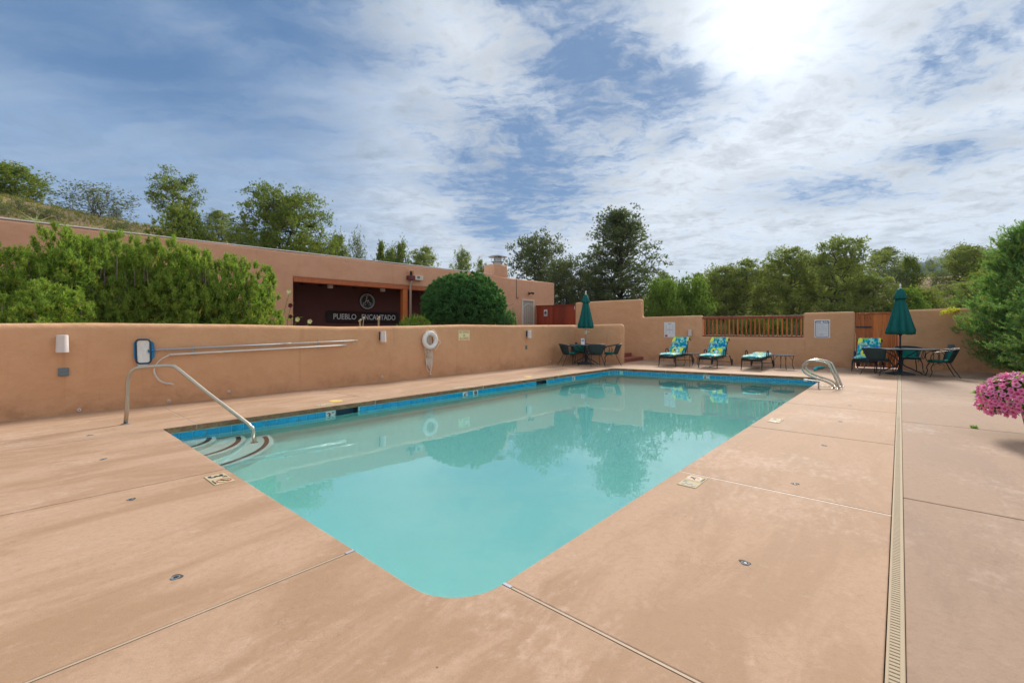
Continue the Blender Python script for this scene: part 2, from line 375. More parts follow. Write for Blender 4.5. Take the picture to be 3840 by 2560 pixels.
def water_mat():
    m, t = new_mat('pool_water'); p = wpos(t)
    h = M(t, 'ADD', noise(t, p, 2.2, 3, .5).outputs[0], M(t, 'MULTIPLY', noise(t, p, 9, 2, .5).outputs[0], .12))
    nb = bump(t, h, .05, .03)
    gi = N(t, 'ShaderNodeNewGeometry').outputs['Incoming']
    cs = M(t, 'ABSOLUTE', VM(t, 'DOT_PRODUCT', gi, nb))                    # Schlick reflectance, the same from above and below
    fr = M(t, 'ADD', .045, M(t, 'MULTIPLY', M(t, 'POWER', M(t, 'SUBTRACT', 1.0, cs, clamp=True), 3.4), .74))
    gl = N(t, 'ShaderNodeBsdfGlossy', ins={'Roughness': .0, 'Normal': nb, 'Color': (1, 1, 1, 1)}).outputs[0]
    tr = N(t, 'ShaderNodeBsdfRefraction', ins={'Color': (1, 1, 1, 1), 'Roughness': .0, 'IOR': 1.333, 'Normal': nb}).outputs[0]
    mx = N(t, 'ShaderNodeMixShader', ins={0: fr, 1: tr, 2: gl}).outputs[0]
    vol = N(t, 'ShaderNodeVolumeAbsorption', ins={'Color': (.10, .90, .88, 1), 'Density': .16}).outputs[0]
    N(t, 'ShaderNodeOutputMaterial', ins={'Surface': mx, 'Volume': vol}); return m
def soil(name, a, b, g):
    m, t = new_mat(name); p = wpos(t)
    n = noise(t, p, .35, 8, .65).outputs[0]; f = noise(t, p, 5, 8, .75).outputs[0]; q = noise(t, p, 40, 3, .7).outputs[0]
    cc = mix(t, mrange(t, f, .3, .7), a, b); cc = mix(t, M(t, 'MULTIPLY', mrange(t, n, .45, .65), .65), cc, g)
    cc = mix(t, M(t, 'MULTIPLY', mrange(t, q, .5, .8), .4), cc, [x*.45 for x in a])
    finish(t, N(t, 'ShaderNodeBsdfPrincipled', ins={'Base Color': cc, 'Roughness': .95, 'Specular IOR Level': .1, 'Normal': bump(t, f, .6, .1)}).outputs[0]); return m

STUCCO = stucco('adobe_stucco', (.645, .350, .188), (.715, .410, .235), .30)
STUCCO_B = stucco('house_stucco', (.66, .360, .226), (.72, .412, .268), .18)
DECK = concrete('salmon_concrete', (.40, .246, .150), (.505, .330, .220), (.64, .452, .342))
DECK_TAN = concrete('tan_concrete', (.325, .212, .145), (.40, .270, .190), (.51, .368, .282))
AGG = aggregate('coping_aggregate')
PLASTER = plain('pool_plaster', (.355, .76, .715), .6, var=.06, vs=1.2)
STEPPL = plain('step_plaster', (.60, .84, .80), .6, var=.05, vs=2)
TILE = plain('blue_tile', (.0, .34, .62), .12, var=.22, vs=8, bmp=.03, bs=20)
WHITE_TILE = plain('white_tile', (.75, .76, .74), .25, var=.04)
WATER = water_mat()
STEEL = plain('stainless_tube', (.48, .44, .37), .36, 1.0, var=.10, vs=5, bmp=.04, bs=40)
ALU = plain('brushed_aluminium', (.42, .43, .47), .65, .3, var=.06)
WHITE_POLE = plain('white_pole', (.72, .70, .66), .4, var=.06)
IRON = plain('black_iron', (.030, .034, .038), .42, .3, var=.3, bmp=.25, bs=120)
IRONG = plain('grey_iron', (.055, .068, .082), .85, .0, var=.2, bmp=.2, bs=120, spec=.12)
MESHG = plain('mesh_green_black', (.016, .042, .050), .6, .1, var=.25, vs=30)
GREEN = plain('green_canvas', (.004, .115, .105), .75, var=.22, vs=5, bmp=.2, bs=180, spec=.25)
GREENC = plain('green_cushion', (.0, .16, .125), .8, var=.15, spec=.2)
FLORAL = floral()
REDWOOD = wood('stained_redwood', (.40, .090, .025), (.52, .15, .04))
GATEWOOD = wood('gate_wood', (.62, .150, .028), (.74, .24, .05))
REDFENCE = wood('red_fence', (.33, .040, .016), (.44, .07, .025))
RAILWOOD = wood('railing_wood', (.58, .115, .022), (.66, .18, .035))
DARKRED = wood('railing_beam', (.24, .040, .016), (.32, .065, .022))
WHITEP = plain('white_plastic', (.78, .77, .75), .4, var=.05)
OFFWHITE = plain('off_white_lamp', (.66, .60, .58), .55, var=.05)
ROPE = plain('rope', (.74, .68, .58), .85, var=.15, vs=60)
SIGNW = plain('sign_white', (.78, .80, .82), .45, var=.03, bmp=0)
SIGNY = plain('sign_yellow', (.80, .76, .42), .45, var=.04, bmp=0)
MARK_Y = plain('marker_cream', (.50, .41, .25), .9, var=.06, bmp=0)
INK = plain('ink_black', (.015, .016, .02), .5, var=.1, bmp=0)
INKB = plain('ink_blue', (.06, .08, .22), .5, var=.1, bmp=0)
INKR = plain('ink_red', (.40, .03, .04), .5, var=.15, bmp=0)
INKGY = plain('ink_grey', (.45, .46, .50), .5, var=.1, bmp=0)
FADED = plain('faded_ink', (.07, .08, .07), .6, var=.2, bmp=0)
PALEINK = plain('pale_ink', (.46, .40, .30), .6, var=.2, bmp=0)
SILVER = plain('sign_silver', (.85, .87, .90), .5, .0, var=.06, bmp=0)
SIGNBLACK = plain('sign_black', (.022, .016, .014), .4, var=.3)
BEIGE = plain('beige_plastic', (.43, .33, .215), .85, var=.08)
SEAL = plain('joint_sealant', (.46, .35, .25), .7, var=.12, vs=20)
SEALW = plain('white_joint', (.62, .54, .46), .6, var=.1, vs=20)
DARKJ = plain('dark_joint', (.075, .055, .045), .9, var=.3, vs=20)
BLACKT = plain('black_strip', (.008, .010, .012), .35, var=.3, vs=40)
BLUEP = plain('blue_plastic', (.0, .19, .42), .35, var=.08)
NAVY = plain('dark_blue_rubber', (.008, .045, .085), .4, var=.1)
NET = plain('white_net', (.78, .78, .76), .8, var=.08, vs=30, bmp=.4, bs=60)
AQUA = plain('aqua_foam', (.02, .42, .44), .7, var=.08)
GREYBOX = plain('grey_metal_box', (.16, .20, .22), .8, .0, var=.2, vs=30)
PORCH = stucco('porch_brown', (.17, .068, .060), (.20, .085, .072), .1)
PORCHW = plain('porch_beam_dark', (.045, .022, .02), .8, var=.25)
FLASH = plain('white_flashing', (.74, .72, .70), .5, var=.08)
DOWNP = plain('tan_downspout', (.40, .30, .24), .5, var=.06)
OXBLOOD = plain('oxblood_metal', (.14, .02, .02), .45, var=.1)
CREAM = plain('cream_paint', (.66, .60, .50), .5, var=.06)
DOORGREY = plain('door_panel', (.42, .36, .31), .6, var=.06)
BRASS = plain('brass', (.55, .40, .15), .35, .9, var=.1)
GALV = plain('galvanised_cap', (.42, .43, .43), .4, .8, var=.15)
BRICK = plain('red_brick', (.30, .095, .055), .85, var=.35, vs=7, bmp=.4, bs=50)
MORTAR = plain('mortar', (.40, .32, .26), .95, var=.15)
BARK = plain('bark', (.085, .070, .068), .95, var=.45, vs=14, bmp=.8, bs=25)
TWIG = plain('twig', (.20, .155, .13), .9, var=.4, vs=14, bmp=.4)
STEMG = plain('flower_stem', (.19, .27, .075), .7, var=.2)
PETALY = plain('pale_yellow_petal', (.80, .78, .42), .7, var=.08, bmp=0)
PETALR = plain('dark_red_petal', (.14, .01, .03), .7, var=.2, bmp=0)
DRY = plain('dry_stalk', (.60, .46, .26), .8, var=.15)
POTG = plain('green_pot', (.10, .15, .05), .45, var=.2)
BEDSOIL = soil('bed_soil', (.26, .15, .10), (.34, .21, .14), (.22, .15, .09))
TERRAIN = soil('desert_soil', (.37, .235, .155), (.46, .31, .21), (.24, .25, .10))
ROCK = plain('pale_rock', (.48, .44, .40), .9, var=.25, vs=6, bmp=.7, bs=14)
def petal_pink():
    m, t = new_mat('petunia_pink'); p = coords(t); l = VM(t, 'LENGTH', VM(t, 'MULTIPLY', p, (1, 1, 0)))
    rnd = N(t, 'ShaderNodeObjectInfo').outputs['Random']
    cc = mix(t, mrange(t, l, .004, .020), (.70, .06, .24), mix(t, rnd, (.86, .19, .42), (.90, .33, .54)))
    d = N(t, 'ShaderNodeBsdfPrincipled', ins={'Base Color': cc, 'Roughness': .6}).outputs[0]
    tr = N(t, 'ShaderNodeBsdfTranslucent', ins={'Color': cc}).outputs[0]
    finish(t, N(t, 'ShaderNodeMixShader', ins={0: .3, 1: d, 2: tr}).outputs[0]); return m
PINK = petal_pink()
# ================================================================ terrain
FAC_P = V((.837, 24.0)); FAC_D = V((.72, .69)).normalized(); FAC_N = V((-FAC_D.y, FAC_D.x))   # house front; FAC_N points behind it
WL_P = V((-7.145, 6.19)); WL_D = V((.6525, .7578)).normalized()                                 # pool wall on the long side
BW_P = V((5.52, 18.67)); BW_D = V((8.21, -5.28)).normalized(); BW_N = V((-BW_D.y, BW_D.x))        # pool wall at the far end; BW_N points behind
if BW_N.y < 0: BW_N = -BW_N
def sstep(a, b, x):
    t = np.clip((x-a)/(b-a), 0, 1); return t*t*(3-2*t)
def wob(x, y, s):
    return (np.sin(x*s+1.3)*np.cos(y*s*.9-.4)+.5*np.sin(x*s*2.3+y*s*1.7)+.25*np.cos(x*s*5.1-y*s*4.3))
def height(x, y):
    x = np.asarray(x, float); y = np.asarray(y, float)
    df = (x-FAC_P.x)*FAC_N.x+(y-FAC_P.y)*FAC_N.y            # behind the house front
    db = (x-BW_P.x)*BW_N.x+(y-BW_P.y)*BW_N.y                # behind the far pool wall
    A = np.interp(x, [-300, -80, -36, -30, -24, -17, -8, 0, 10, 40], [13, 10.5, 9.4, 9.4, 8.6, 7.1, 5.4, 3.6, 1.6, 1.2])
    left = A*sstep(3, 23, df)**.85
    left = left*sstep(16, 2, x)
    Rr = np.interp(x, [-40, 5, 24, 34, 48, 60, 80, 300], [3, 4, 5.4, 5.6, 5.9, 5.6, 6, 10])
    right = .15+.9*sstep(1, 9, db)+Rr*sstep(12, 44, db)*sstep(-6, 10, x)
    right = np.where(db > 0, right, 0)
    h = np.where(df > 0, left, 0)
    h = np.maximum(h, right*sstep(0, 2.0, db))
    h = h+np.where((df > 6) | (db > 6), .30*wob(x, y, .17), 0)
    far = sstep(70, 400, np.hypot(x, y)); h = h*(1-far*.7)
    return h-.35-2.6*((np.abs(x-2) < 11) & (np.abs(y-8) < 13) & (df < 0) & (db < 0))
def axis(n, near, far):
    t = np.linspace(-1, 1, n); return np.sign(t)*(near*np.abs(t)*1.6+(far-near*1.6)*np.abs(t)**7)
gx = axis(261, 70, 6000); gy = axis(261, 70, 6000)+20
XX, YY = np.meshgrid(gx, gy); ZZ = height(XX, YY)
nv = np.stack([XX, YY, ZZ], -1).reshape(-1, 3); n_ = len(gx)
ii = (np.arange(n_-1)[:, None]*n_+np.arange(n_-1)[None, :]).reshape(-1)
fa = np.stack([ii, ii+1, ii+n_+1, ii+n_], -1)
def np_mesh(name, verts, faces, smooth=False):
    me = bpy.data.meshes.new(name); k = faces.shape[1]
    me.vertices.add(len(verts)); me.vertices.foreach_set('co', np.asarray(verts, np.float32).ravel())
    me.loops.add(faces.size); me.loops.foreach_set('vertex_index', np.asarray(faces, np.int32).ravel())
    me.polygons.add(len(faces)); me.polygons.foreach_set('loop_start', np.arange(0, faces.size, k, dtype=np.int32))
    if smooth: me.polygons.foreach_set('use_smooth', np.ones(len(faces), bool))
    me.update(calc_edges=True); return me
struct(mk('ground', np_mesh('ground', nv, fa, True), TERRAIN))
def hgt(x, y): return float(height(x, y))

# far wooded ridge
def ridge():
    px = np.linspace(2600, 5200, 120); Y0 = 1250.0
    py = np.interp(px, [2600, 3300, 3380, 3500, 3560, 3620, 3700, 3780, 3840, 4200, 5200], [1150, 1010, 992, 972, 962, 948, 934, 926, 930, 960, 1100])
    py = py+3*np.sin(px*.031)+2*np.sin(px*.083+1)
    x = (px-1920)/F*Y0; z = HC+(HY-py)/F*Y0
    rows = []
    for k in range(9):
        f = k/8; rows.append(np.stack([x*(1-.16*(1-f)), Y0*(1-.30*(1-f))+30*np.sin(px*.02+k), z*np.sin(f*math.pi/2)**1.2-20*(1-f)], -1))
    rows.append(np.stack([x*1.1, np.full_like(x, Y0*1.2), z*.5], -1))
    v = np.concatenate(rows); n = len(px)
    i = (np.arange(len(rows)-1)[:, None]*n+np.arange(n-1)[None, :]).reshape(-1)
    return np_mesh('mountains', v, np.stack([i, i+1, i+n+1, i+n], -1), True)
FOREST = soil('far_forest', (.028, .050, .042), (.045, .075, .055), (.035, .06, .05))
struct(mk('mountains', ridge(), FOREST))

# ================================================================ pool and deck
LU, LV, SK = 12.95, 5.65, .178
def fillet(poly, radii, n=8):
    out = []
    m = len(poly)
    for i in range(m):
        p = V(poly[i]); a = (V(poly[i-1])-p).normalized(); b = (V(poly[(i+1) % m])-p).normalized(); r = radii[i]
        if r <= 0: out.append(p); continue
        th = a.angle(b)/2; t = r/math.tan(th); c = p+(a+b).normalized()*(r/math.sin(th))
        s, e = p+a*t-c, p+b*t-c
        a0 = math.atan2(s.y, s.x); a1 = math.atan2(e.y, e.x); da = (a1-a0+math.pi) % (2*math.pi)-math.pi
        out += [c+V((math.cos(a0+da*k/n), math.sin(a0+da*k/n)))*r for k in range(n+1)]
    return out
def Uf(v): return LU-SK*v
QUAD = [(0, 0), (LU, 0), (Uf(LV), LV), (0, LV)]
RAD = [.30, .30, .30, .03]
POOL = fillet(QUAD, RAD, 10)                      # 11 points for each corner
C_NEAR, C_FR, C_FL, C_NL = POOL[:11], POOL[11:22], POOL[22:33], POOL[33:]

deck = struct(mk('pool_deck', MB().prism([U(*p)[:2] for p in [(-9, -10), (-9, -1.8), (-2.5, -1.8), (-2.5, -10)]], -.30, -.10).mesh('pool_deck'), DARKJ))
g = .006
def slab(pts, mat, drop=.078, lab=None):
    """one poured slab; its pool edge shows the brown aggregate"""
    pts = [V(p) for p in pts]
    w = [U(p[0], p[1]) for p in pts]
    area = sum(w[i].x*w[(i+1) % len(w)].y-w[(i+1) % len(w)].x*w[i].y for i in range(len(w)))
    if area < 0: w.reverse()
    me = MB().prism(w, -drop, 0).mesh('slab', bevel=.007, seg=3, ang=60)
    me.materials.append(mat); me.materials.append(AGG)
    for p in me.polygons: p.material_index = 1 if (abs(p.normal.z) < .15) else 0
    return mk('slab', me, None, deck)
V0, V1 = -1.463, -1.527
slab([(-9, V0), (.32-.009, V0), (.32-.009, 0)]+list(reversed([]))+[p for p in reversed(C_NEAR)][::-1][::-1]+[(0, .877-.009), (-9, .877-.009)], DECK)
slab([(-9, .877+.009), (0, .877+.009), (0, 3.155-g), (-9, 3.155-g)], DECK)
slab([(-9, 3.155+g), (0, 3.155+g), (0, LV-.06), (-9, LV-.06)], DECK)
slab([(-9, LV-.055), (0, LV-.055)]+[(0.004, LV), (.37-g, LV), (.37-g, 8.05), (-9, 8.05)], DECK)
lj = [.37, 3.08, 5.85, 8.83, 11.35]
for a, b in zip(lj, lj[1:]): slab([(a+g, LV), (b-g, LV), (b-g, 8.05), (a+g, 8.05)], DECK)
UT = 15.3
slab([(11.35+g, LV)]+list(reversed(C_FL))+[(Uf(4.0+g), 4.0+g), (UT-g, 4.0+g), (UT-g, 8.3), (11.35+g, 8.3)], DECK)
slab([(Uf(4.0-g), 4.0-g), (Uf(2.2+g), 2.2+g), (UT-g, 2.2+g), (UT-g, 4.0-g)], DECK)
slab([(10.2+g, V0), (UT-g, V0), (UT-g, 2.2-g), (Uf(2.2-g), 2.2-g)]+list(reversed(C_FR))+[(10.2+g, 0)], DECK)
rj = [.32, 2.69, 5.16, 7.65, 10.2]
for a, b in zip(rj, rj[1:]): slab([(a+(.009 if a < 1 else g), V0), (b-g, V0), (b-g, 0), (a+(.009 if a < 1 else g), 0)], DECK)
slab([(UT+g, .13+g), (19.5, .13+g), (19.5, 9.5), (UT+g, 9.5)], DECK_TAN)
slab([(UT+g, -12), (19.5, -12), (19.5, .13-g), (UT+g, .13-g)], DECK_TAN)
dj = [-9, 3.17, 6.9, 10.85, UT]
for a, b in zip(dj, dj[1:]): slab([(a+g, -12), (b-g, -12), (b-g, V1), (a+g, V1)], DECK_TAN)
def joint(a, b, mat, w=.011, top=-.003, name='joint_strip'):
    a, b = U(*a), U(*b); d = b-a
    MB().box((a+b)/2+V((0, 0, top-.04)), (d.length, w, .08), math.atan2(d.y, d.x)).build(name, mat, deck)
for a, b, m, w, tp in [((-9, .8795), (-.002, .8795), SEAL, .012, -.002), ((.3225, -.002), (.3225, V0), SEAL, .012, -.002), ((-9, 3.155), (-.002, 3.155), SEAL, .008, -.006),
                ((.37, LV+.002), (.37, 8), SEAL, .012, -.003), ((2.69, -.002), (2.69, V0), SEALW, .011, -.003), ((5.16, -.002), (5.16, V0), SEALW, .011, -.004), ((7.65, -.002), (7.65, V0), SEALW, .010, -.004),
                ((10.2, -.002), (10.2, V0), SEALW, .010, -.005), ((3.17, V1), (3.17, -12), DARKJ, .011, -.008), ((6.9, V1), (6.9, -12), DARKJ, .011, -.008), ((10.85, V1), (10.85, -12), DARKJ, .011, -.008),
                ((UT, V1), (UT, -12), SEALW, .012, -.002), ((UT, V0), (UT, 9), DARKJ, .011, -.006), ((UT, .13), (19, .13), DARKJ, .011, -.008),
                ((3.08, LV+.002), (3.08, 8), SEALW, .011, -.004), ((5.85, LV+.002), (5.85, 8), SEALW, .011, -.004), ((8.83, LV+.002), (8.83, 8), SEALW, .011, -.004), ((11.35, LV+.002), (11.35, 8.2), SEALW, .011, -.004),
                ((Uf(4.0)+.002, 4.0), (UT, 4.0), SEALW, .011, -.004), ((Uf(2.2)+.002, 2.2), (UT, 2.2), SEALW, .011, -.004), ((-9, LV-.0575), (-.002, LV-.0575), DARKJ, .005, -.004)]:
    joint(a, b, m, w, tp)
# metal end caps where the near joints reach the water
for a, b in [((-.055, .877), (-.002, .877)), ((.32, -.002), (.32, -.055))]: joint(a, b, ALU, .019, .002, 'joint_cap')

pool = thing('swimming_pool', 'turquoise swimming pool with blue waterline tiles and rounded corner steps', 'pool', U(6, 2.8, 0))
pool.location = (0, 0, 0)
def expand(d):
    return fillet([(-d, -d), (LU+d, -d), (Uf(LV)+d, LV+d), (-d, LV+d)], [r+d for r in RAD], 10)
sh = expand(.015); n = len(sh)
def floor_z(u): return -1.05-.045*u
WZ = -.155
ws = expand(.05); nw = len(ws)
wv_ = [U(p[0], p[1], WZ) for p in expand(.012)]; wb_ = [U(p[0], p[1], floor_z(p[0])-.05) for p in expand(.05)]
struct(MB().add(wv_+wb_, [tuple(range(nw)), tuple(reversed(range(nw, 2*nw)))]+[(i, nw+i, nw+(i+1) % nw, (i+1) % nw) for i in range(nw)]).build('water', WATER))
# waterline tiles, one by one
tile_me = MB().box((0, 0, 0), (.147, .010, .147)).mesh('tile', bevel=.004, seg=1); tile_me.materials.append(TILE)
def on_left(px, py):   # place along the long tiled side
    q = onplane(px, py, U(0, LV), DU); return uv_of(q)[0]
SKIM = [(on_left(1262, 1537), on_left(1342, 1529)), (on_left(2013, 1437), on_left(2049, 1432))]
MARKS = {'3': on_left(1246, 1540), '4': on_left(1740, 1475), '5': on_left(2156, 1417)}
FIT = on_left(1788, 1468)
mb = MB(); top = [U(p[0], p[1], -.0785) for p in sh]; mid = [U(p[0], p[1], -.26) for p in sh]; bot = [U(p[0], p[1], floor_z(p[0])) for p in sh]
mb.add(mid+bot, [(i, n+i, n+(i+1) % n, (i+1) % n) for i in range(n)]+[tuple(range(n, 2*n))])
il = max(range(n), key=lambda i: (V(sh[i])-V(sh[(i+1) % n])).length if abs(sh[i][1]-LV-.015) < .02 and abs(sh[(i+1) % n][1]-LV-.015) < .02 else 0)
for i in range(n):
    if i != il: mb.add([top[i], mid[i], mid[(i+1) % n], top[(i+1) % n]], [(0, 1, 2, 3)])
ends = sorted([sh[il][0], sh[(il+1) % n][0]]); cut = [ends[0]]+[x for s_ in SKIM for x in s_]+[ends[1]]
for a, b in zip(cut[::2], cut[1::2]): mb.add([U(a, LV+.015, -.0785), U(a, LV+.015, -.26), U(b, LV+.015, -.26), U(b, LV+.015, -.0785)], [(0, 1, 2, 3)])
mb.build('shell', PLASTER, pool)
def put_tile(u, v, ang, me=tile_me):
    o = mk('tile', me, None, pool, U(u, v, -.162)); o.rotation_euler = (0, 0, ang); return o
angU = math.atan2(DU.y, DU.x)
def marker(u, v, ang, num):
    t = MB().box((0, 0, 0), (.148, .012, .148)).build('depth_marker', WHITE_TILE, pool, bevel=.003, seg=1, loc=U(u, v, -.162)); t.rotation_euler = (0, 0, ang)
    lettering(num, .135, INK, t, (-.025, -.0075, .0), 1.05, .004, rot=(R(90), 0, 0))
    lettering('FT', .050, INK, t, (.043, -.0075, .042), .9, .001, rot=(R(90), 0, 0))
u = .10
while u < Uf(LV)-.36:
    bad = any(a-.06 < u < b+.06 for a, b in SKIM)
    hit = [k for k, m in MARKS.items() if abs(u-m) <= .0765]
    if hit: MARKS[hit[0]] = u; bad = True
    if abs(u-FIT) <= .0765: FIT = u; bad = True
    if not bad: put_tile(u, LV+.010, angU)
    u += .153
for k, m in MARKS.items(): marker(m, LV+.010, angU, k)
fit = MB().box((0, 0, 0), (.15, .012, .14)).build('return_fitting', WHITE_TILE, pool, bevel=.003, loc=U(FIT, LV+.010, -.155)); fit.rotation_euler = (0, 0, angU)
MB().lathe([(.042, -.002), (.042, .004), (.026, .004), (.026, -.002)], 16).build('return_eye', INK, fit, loc=(0, -.008, .02)).rotation_euler = (R(90), 0, 0)
for a, b in SKIM:
    c = (a+b)/2; L = b-a
    mb = MB().box((0, .09, -.03), (L, .01, .16)).box((-L/2, .04, -.03), (.012, .11, .16)).box((L/2, .04, -.03), (.012, .11, .16)).box((0, .04, -.115), (L, .11, .012))
    s_ = mb.build('skimmer_mouth', NAVY, pool, loc=U(c, LV+.015, -.115)); s_.rotation_euler = (0, 0, angU)
# tiles of the far side and its two rounded corners
fa_, fb_ = V((Uf(LV), LV)), V((LU, 0)); fd = (fb_-fa_).normalized(); fl = (fb_-fa_).length; fn = V((-fd.y, fd.x)); fn = fn if fn.x > 0 else -fn
angF = math.atan2((U(*fb_)-U(*fa_)).y, (U(*fb_)-U(*fa_)).x)
s = .40; fm = None
tf = (U(0, 0)-U(0, 0))
mark_s = None
for k in range(200):
    q = fa_+fd*s+fn*.010
    pt = U(q.x, q.y, 0); pxm = 1920+F*pt.x/pt.y
    if s > fl-.36: break
    if mark_s is None and pxm > 2634: mark_s = s+.01
    if mark_s is not None and abs(s-mark_s) < .02: marker(q.x, q.y, angF, '5'); s += .166; continue
    put_tile(q.x, q.y, angF); s += .153
small = MB().box((0, 0, 0), (.062, .010, .147)).mesh('tile', bevel=.003, seg=1); small.materials.append(TILE)
def corner_tiles(c0, c1):
    pts = fillet([(-.010, -.010), (LU+.010, -.010), (Uf(LV)+.010, LV+.010), (-.010, LV+.010)], [r+.010 for r in RAD], 40)[c0:c1]
    acc = 0; last = pts[0]
    for p in pts[1:]:
        acc += (p-last).length
        if acc >= .066:
            d = U(*p)-U(*last); put_tile(p.x, p.y, math.atan2(d.y, d.x), small); acc = 0
        last = p
corner_tiles(41, 82); corner_tiles(82, 123)
# rounded steps in the corner, black tread strips
NLC = U(0, LV)
for k, (r, z) in enumerate([(.58, -.33), (.92, -.54), (1.26, -.76)]):
    pts = [(0, LV)]+[(r*math.cos(a), LV-r*math.sin(a)) for a in [math.pi/2*i/28 for i in range(29)]]
    w = [U(*p) for p in pts]; w.reverse()
    st = MB().prism([(p.x, p.y) for p in w], -1.4, z).build('step', STEPPL, pool, bevel=.03, seg=3, ang=50)
    mb = MB(); rs = r-.085; nseg = int(rs*(math.pi/2-.2)/.032)
    for i in range(nseg):
        a0 = .10+(math.pi/2-.20)*i/nseg; a1 = .10+(math.pi/2-.20)*(i+.82)/nseg
        q = [U(rr*math.cos(a), LV-rr*math.sin(a), 0) for rr, a in ((rs-.03, a0), (rs+.03, a0), (rs+.03, a1), (rs-.03, a1))]
        mb.prism([(p.x, p.y) for p in q], z+.001, z+.005)
    mb.build('tread_strip', BLACKT, st)

# trench drain: two rails and its slats
dr = thing('trench_drain', 'long beige slotted trench drain between the two pours of concrete', 'drain')
vd = (V0+V1)/2+.002; dang = angU
for v, w in ((V0-.0095, .012), (V1+.0105, .017)):
    a, b = U(-4, v, -.03), U(UT-.02, v, -.03); MB().box((a+b)/2, ((b-a).length, w, .064), dang).build('rail', BEIGE, dr, bevel=.004)
a, b = U(-4, vd, -.07), U(UT-.02, vd, -.07); MB().box((a+b)/2, ((b-a).length, .05, .02), dang).build('channel', DARKJ, dr)
sl = MB().box((0, 0, 0), (.0185, .034, .012)).mesh('slat', bevel=.002, seg=1); sl.materials.append(BEIGE)
u = .55; cnt = 0; far_mb = MB()
while u < UT-.05:
    if cnt < 290: o = mk('slat', sl, None, dr, U(u, vd, -.004)); o.rotation_euler = (0, 0, dang)
    else: far_mb.box(U(u, vd, -.004), (.0185, .034, .012), dang)
    cnt += 1; u += .0235
struct(far_mb.build('slat_run', BEIGE, dr), 'stuff')

# markers set in the paving
def ring_sign(o, c, r, tilt, m1, m2):
    MB().lathe([(r, -.0005), (r, .0006), (r*.82, .0006), (r*.82, -.0005)], 28, cap=False).build('prohibition_ring', m1, o, loc=c)
    b = MB().box((0, 0, 0), (r*1.75, r*.14, .0012)).build('prohibition_bar', m1, o, loc=(c[0], c[1], c[2]+.0003)); b.rotation_euler = (0, 0, tilt)
    MB().tube([(-.6*r, -.25*r, 0), (-.1*r, .12*r, 0), (.35*r, .38*r, 0)], r*.07, 5).tube([(-.1*r, .12*r, 0), (.25*r, -.12*r, 0)], r*.06, 5).tube([(.1*r, .2*r, 0), (.15*r, .55*r, 0)], r*.06, 5).build('diver', m2, o, loc=(c[0], c[1], c[2]))
def deck_marker(px, py, rot, label, ink=FADED, red=INKR, num='3'):
    p = G(px, py); o = thing('depth_tile', label, 'depth marker', (p.x, p.y, .0), rot, 'depth tiles set in the paving')
    for sx_ in (-.0775, .0775): MB().box((sx_, 0, .002), (.15, .15, .006)).build('tile', MARK_Y, o, bevel=.001, seg=1)
    lettering(num, .150, ink, o, (-.092, -.008, .0056), 1.05, .004); lettering('FT', .045, ink, o, (-.032, .045, .0056), 1, .001)
    ring_sign(o, (.0775, .012, .0058), .056, R(45), red, ink); lettering('NO DIVING', .020, ink, o, (.0775, -.060, .0056), 1)
    return o
ra = math.atan2(DU.y, DU.x)
deck_marker(823, 1796, ra-R(90), 'cream three foot no diving tile in the paving near the curved steps', INK)
deck_marker(2598, 1805, ra, 'cream three foot no diving tile beside the beige joint on the right deck')
deck_marker(2908, 1577, ra, 'bleached no diving tile midway along the right deck', PALEINK, PALEINK, '4')
deck_marker(1218, 1517, ra+R(180), 'worn depth tile in the paving above the skimmer mouth beside a yellow spot', PALEINK, PALEINK)
deck_marker(1716, 1453, ra+R(180), 'worn depth tile on the wall side deck below the no diving sign', PALEINK, PALEINK, '4')
deck_marker(2115, 1398, ra+R(180), 'worn depth tile on the wall side deck nearest the dining table', PALEINK, PALEINK, '5')
deck_marker(3095, 1447, ra, 'faint depth tile in the paving at the ladder feet', PALEINK, PALEINK, '5')
YSPOT = plain('yellow_paint', (.70, .50, .12), .7, var=.2)
for px, py, lb in ((1258, 1503, 'yellow paint spot on the deck below the far end of the pole rack'), (1980, 1412, 'yellow paint spot on the deck below the small wall box')):
    p = G(px, py); tag(MB().lathe([(.002, .006), (.10, .006), (.115, .001)], 24, (0, 0, 0), lambda a, i: 1+.08*math.sin(3*a)).build('paint_spot', YSPOT, loc=(p.x, p.y, 0)), lb, 'paint spot')
caps = [(2795, 2111, 'near the trench drain, largest of them'), (2981, 1814, 'behind the beige joint with the no diving tile'), (3094, 1670, 'between the two pale joints of the right deck'), (3150, 1580, 'beyond the bleached no diving tile'), (3188, 1520, 'on the right deck nearest the ladder'),
        (658, 2165, 'on the left deck nearest the long beige joint'), (488, 1872, 'on the left deck below the cream depth tile'), (385, 1722, 'on the left deck level with the curved steps'), (333, 1632, 'on the left deck nearest the handrail foot')]
for px, py, lb in caps:
    p = G(px, py); o = thing('anchor_cap', 'small dark round anchor sleeve '+lb, 'anchor', p, random.random()*3)
    MB().lathe([(.021, -.004), (.021, .003), (.016, .004), (.014, .002), (.008, .002)], 16).build('collar', GREYBOX, o, smooth=False); MB().lathe([(.009, .001), (.008, .0035), (.001, .004)], 10).build('plug', INK, o)
    MB().lathe([(.026, .0005), (.020, .0022)], 14, (.012, .004, 0), lambda a, i: 1+.28*math.sin(2*a+px)).build('stain_ring', DARKJ, o)
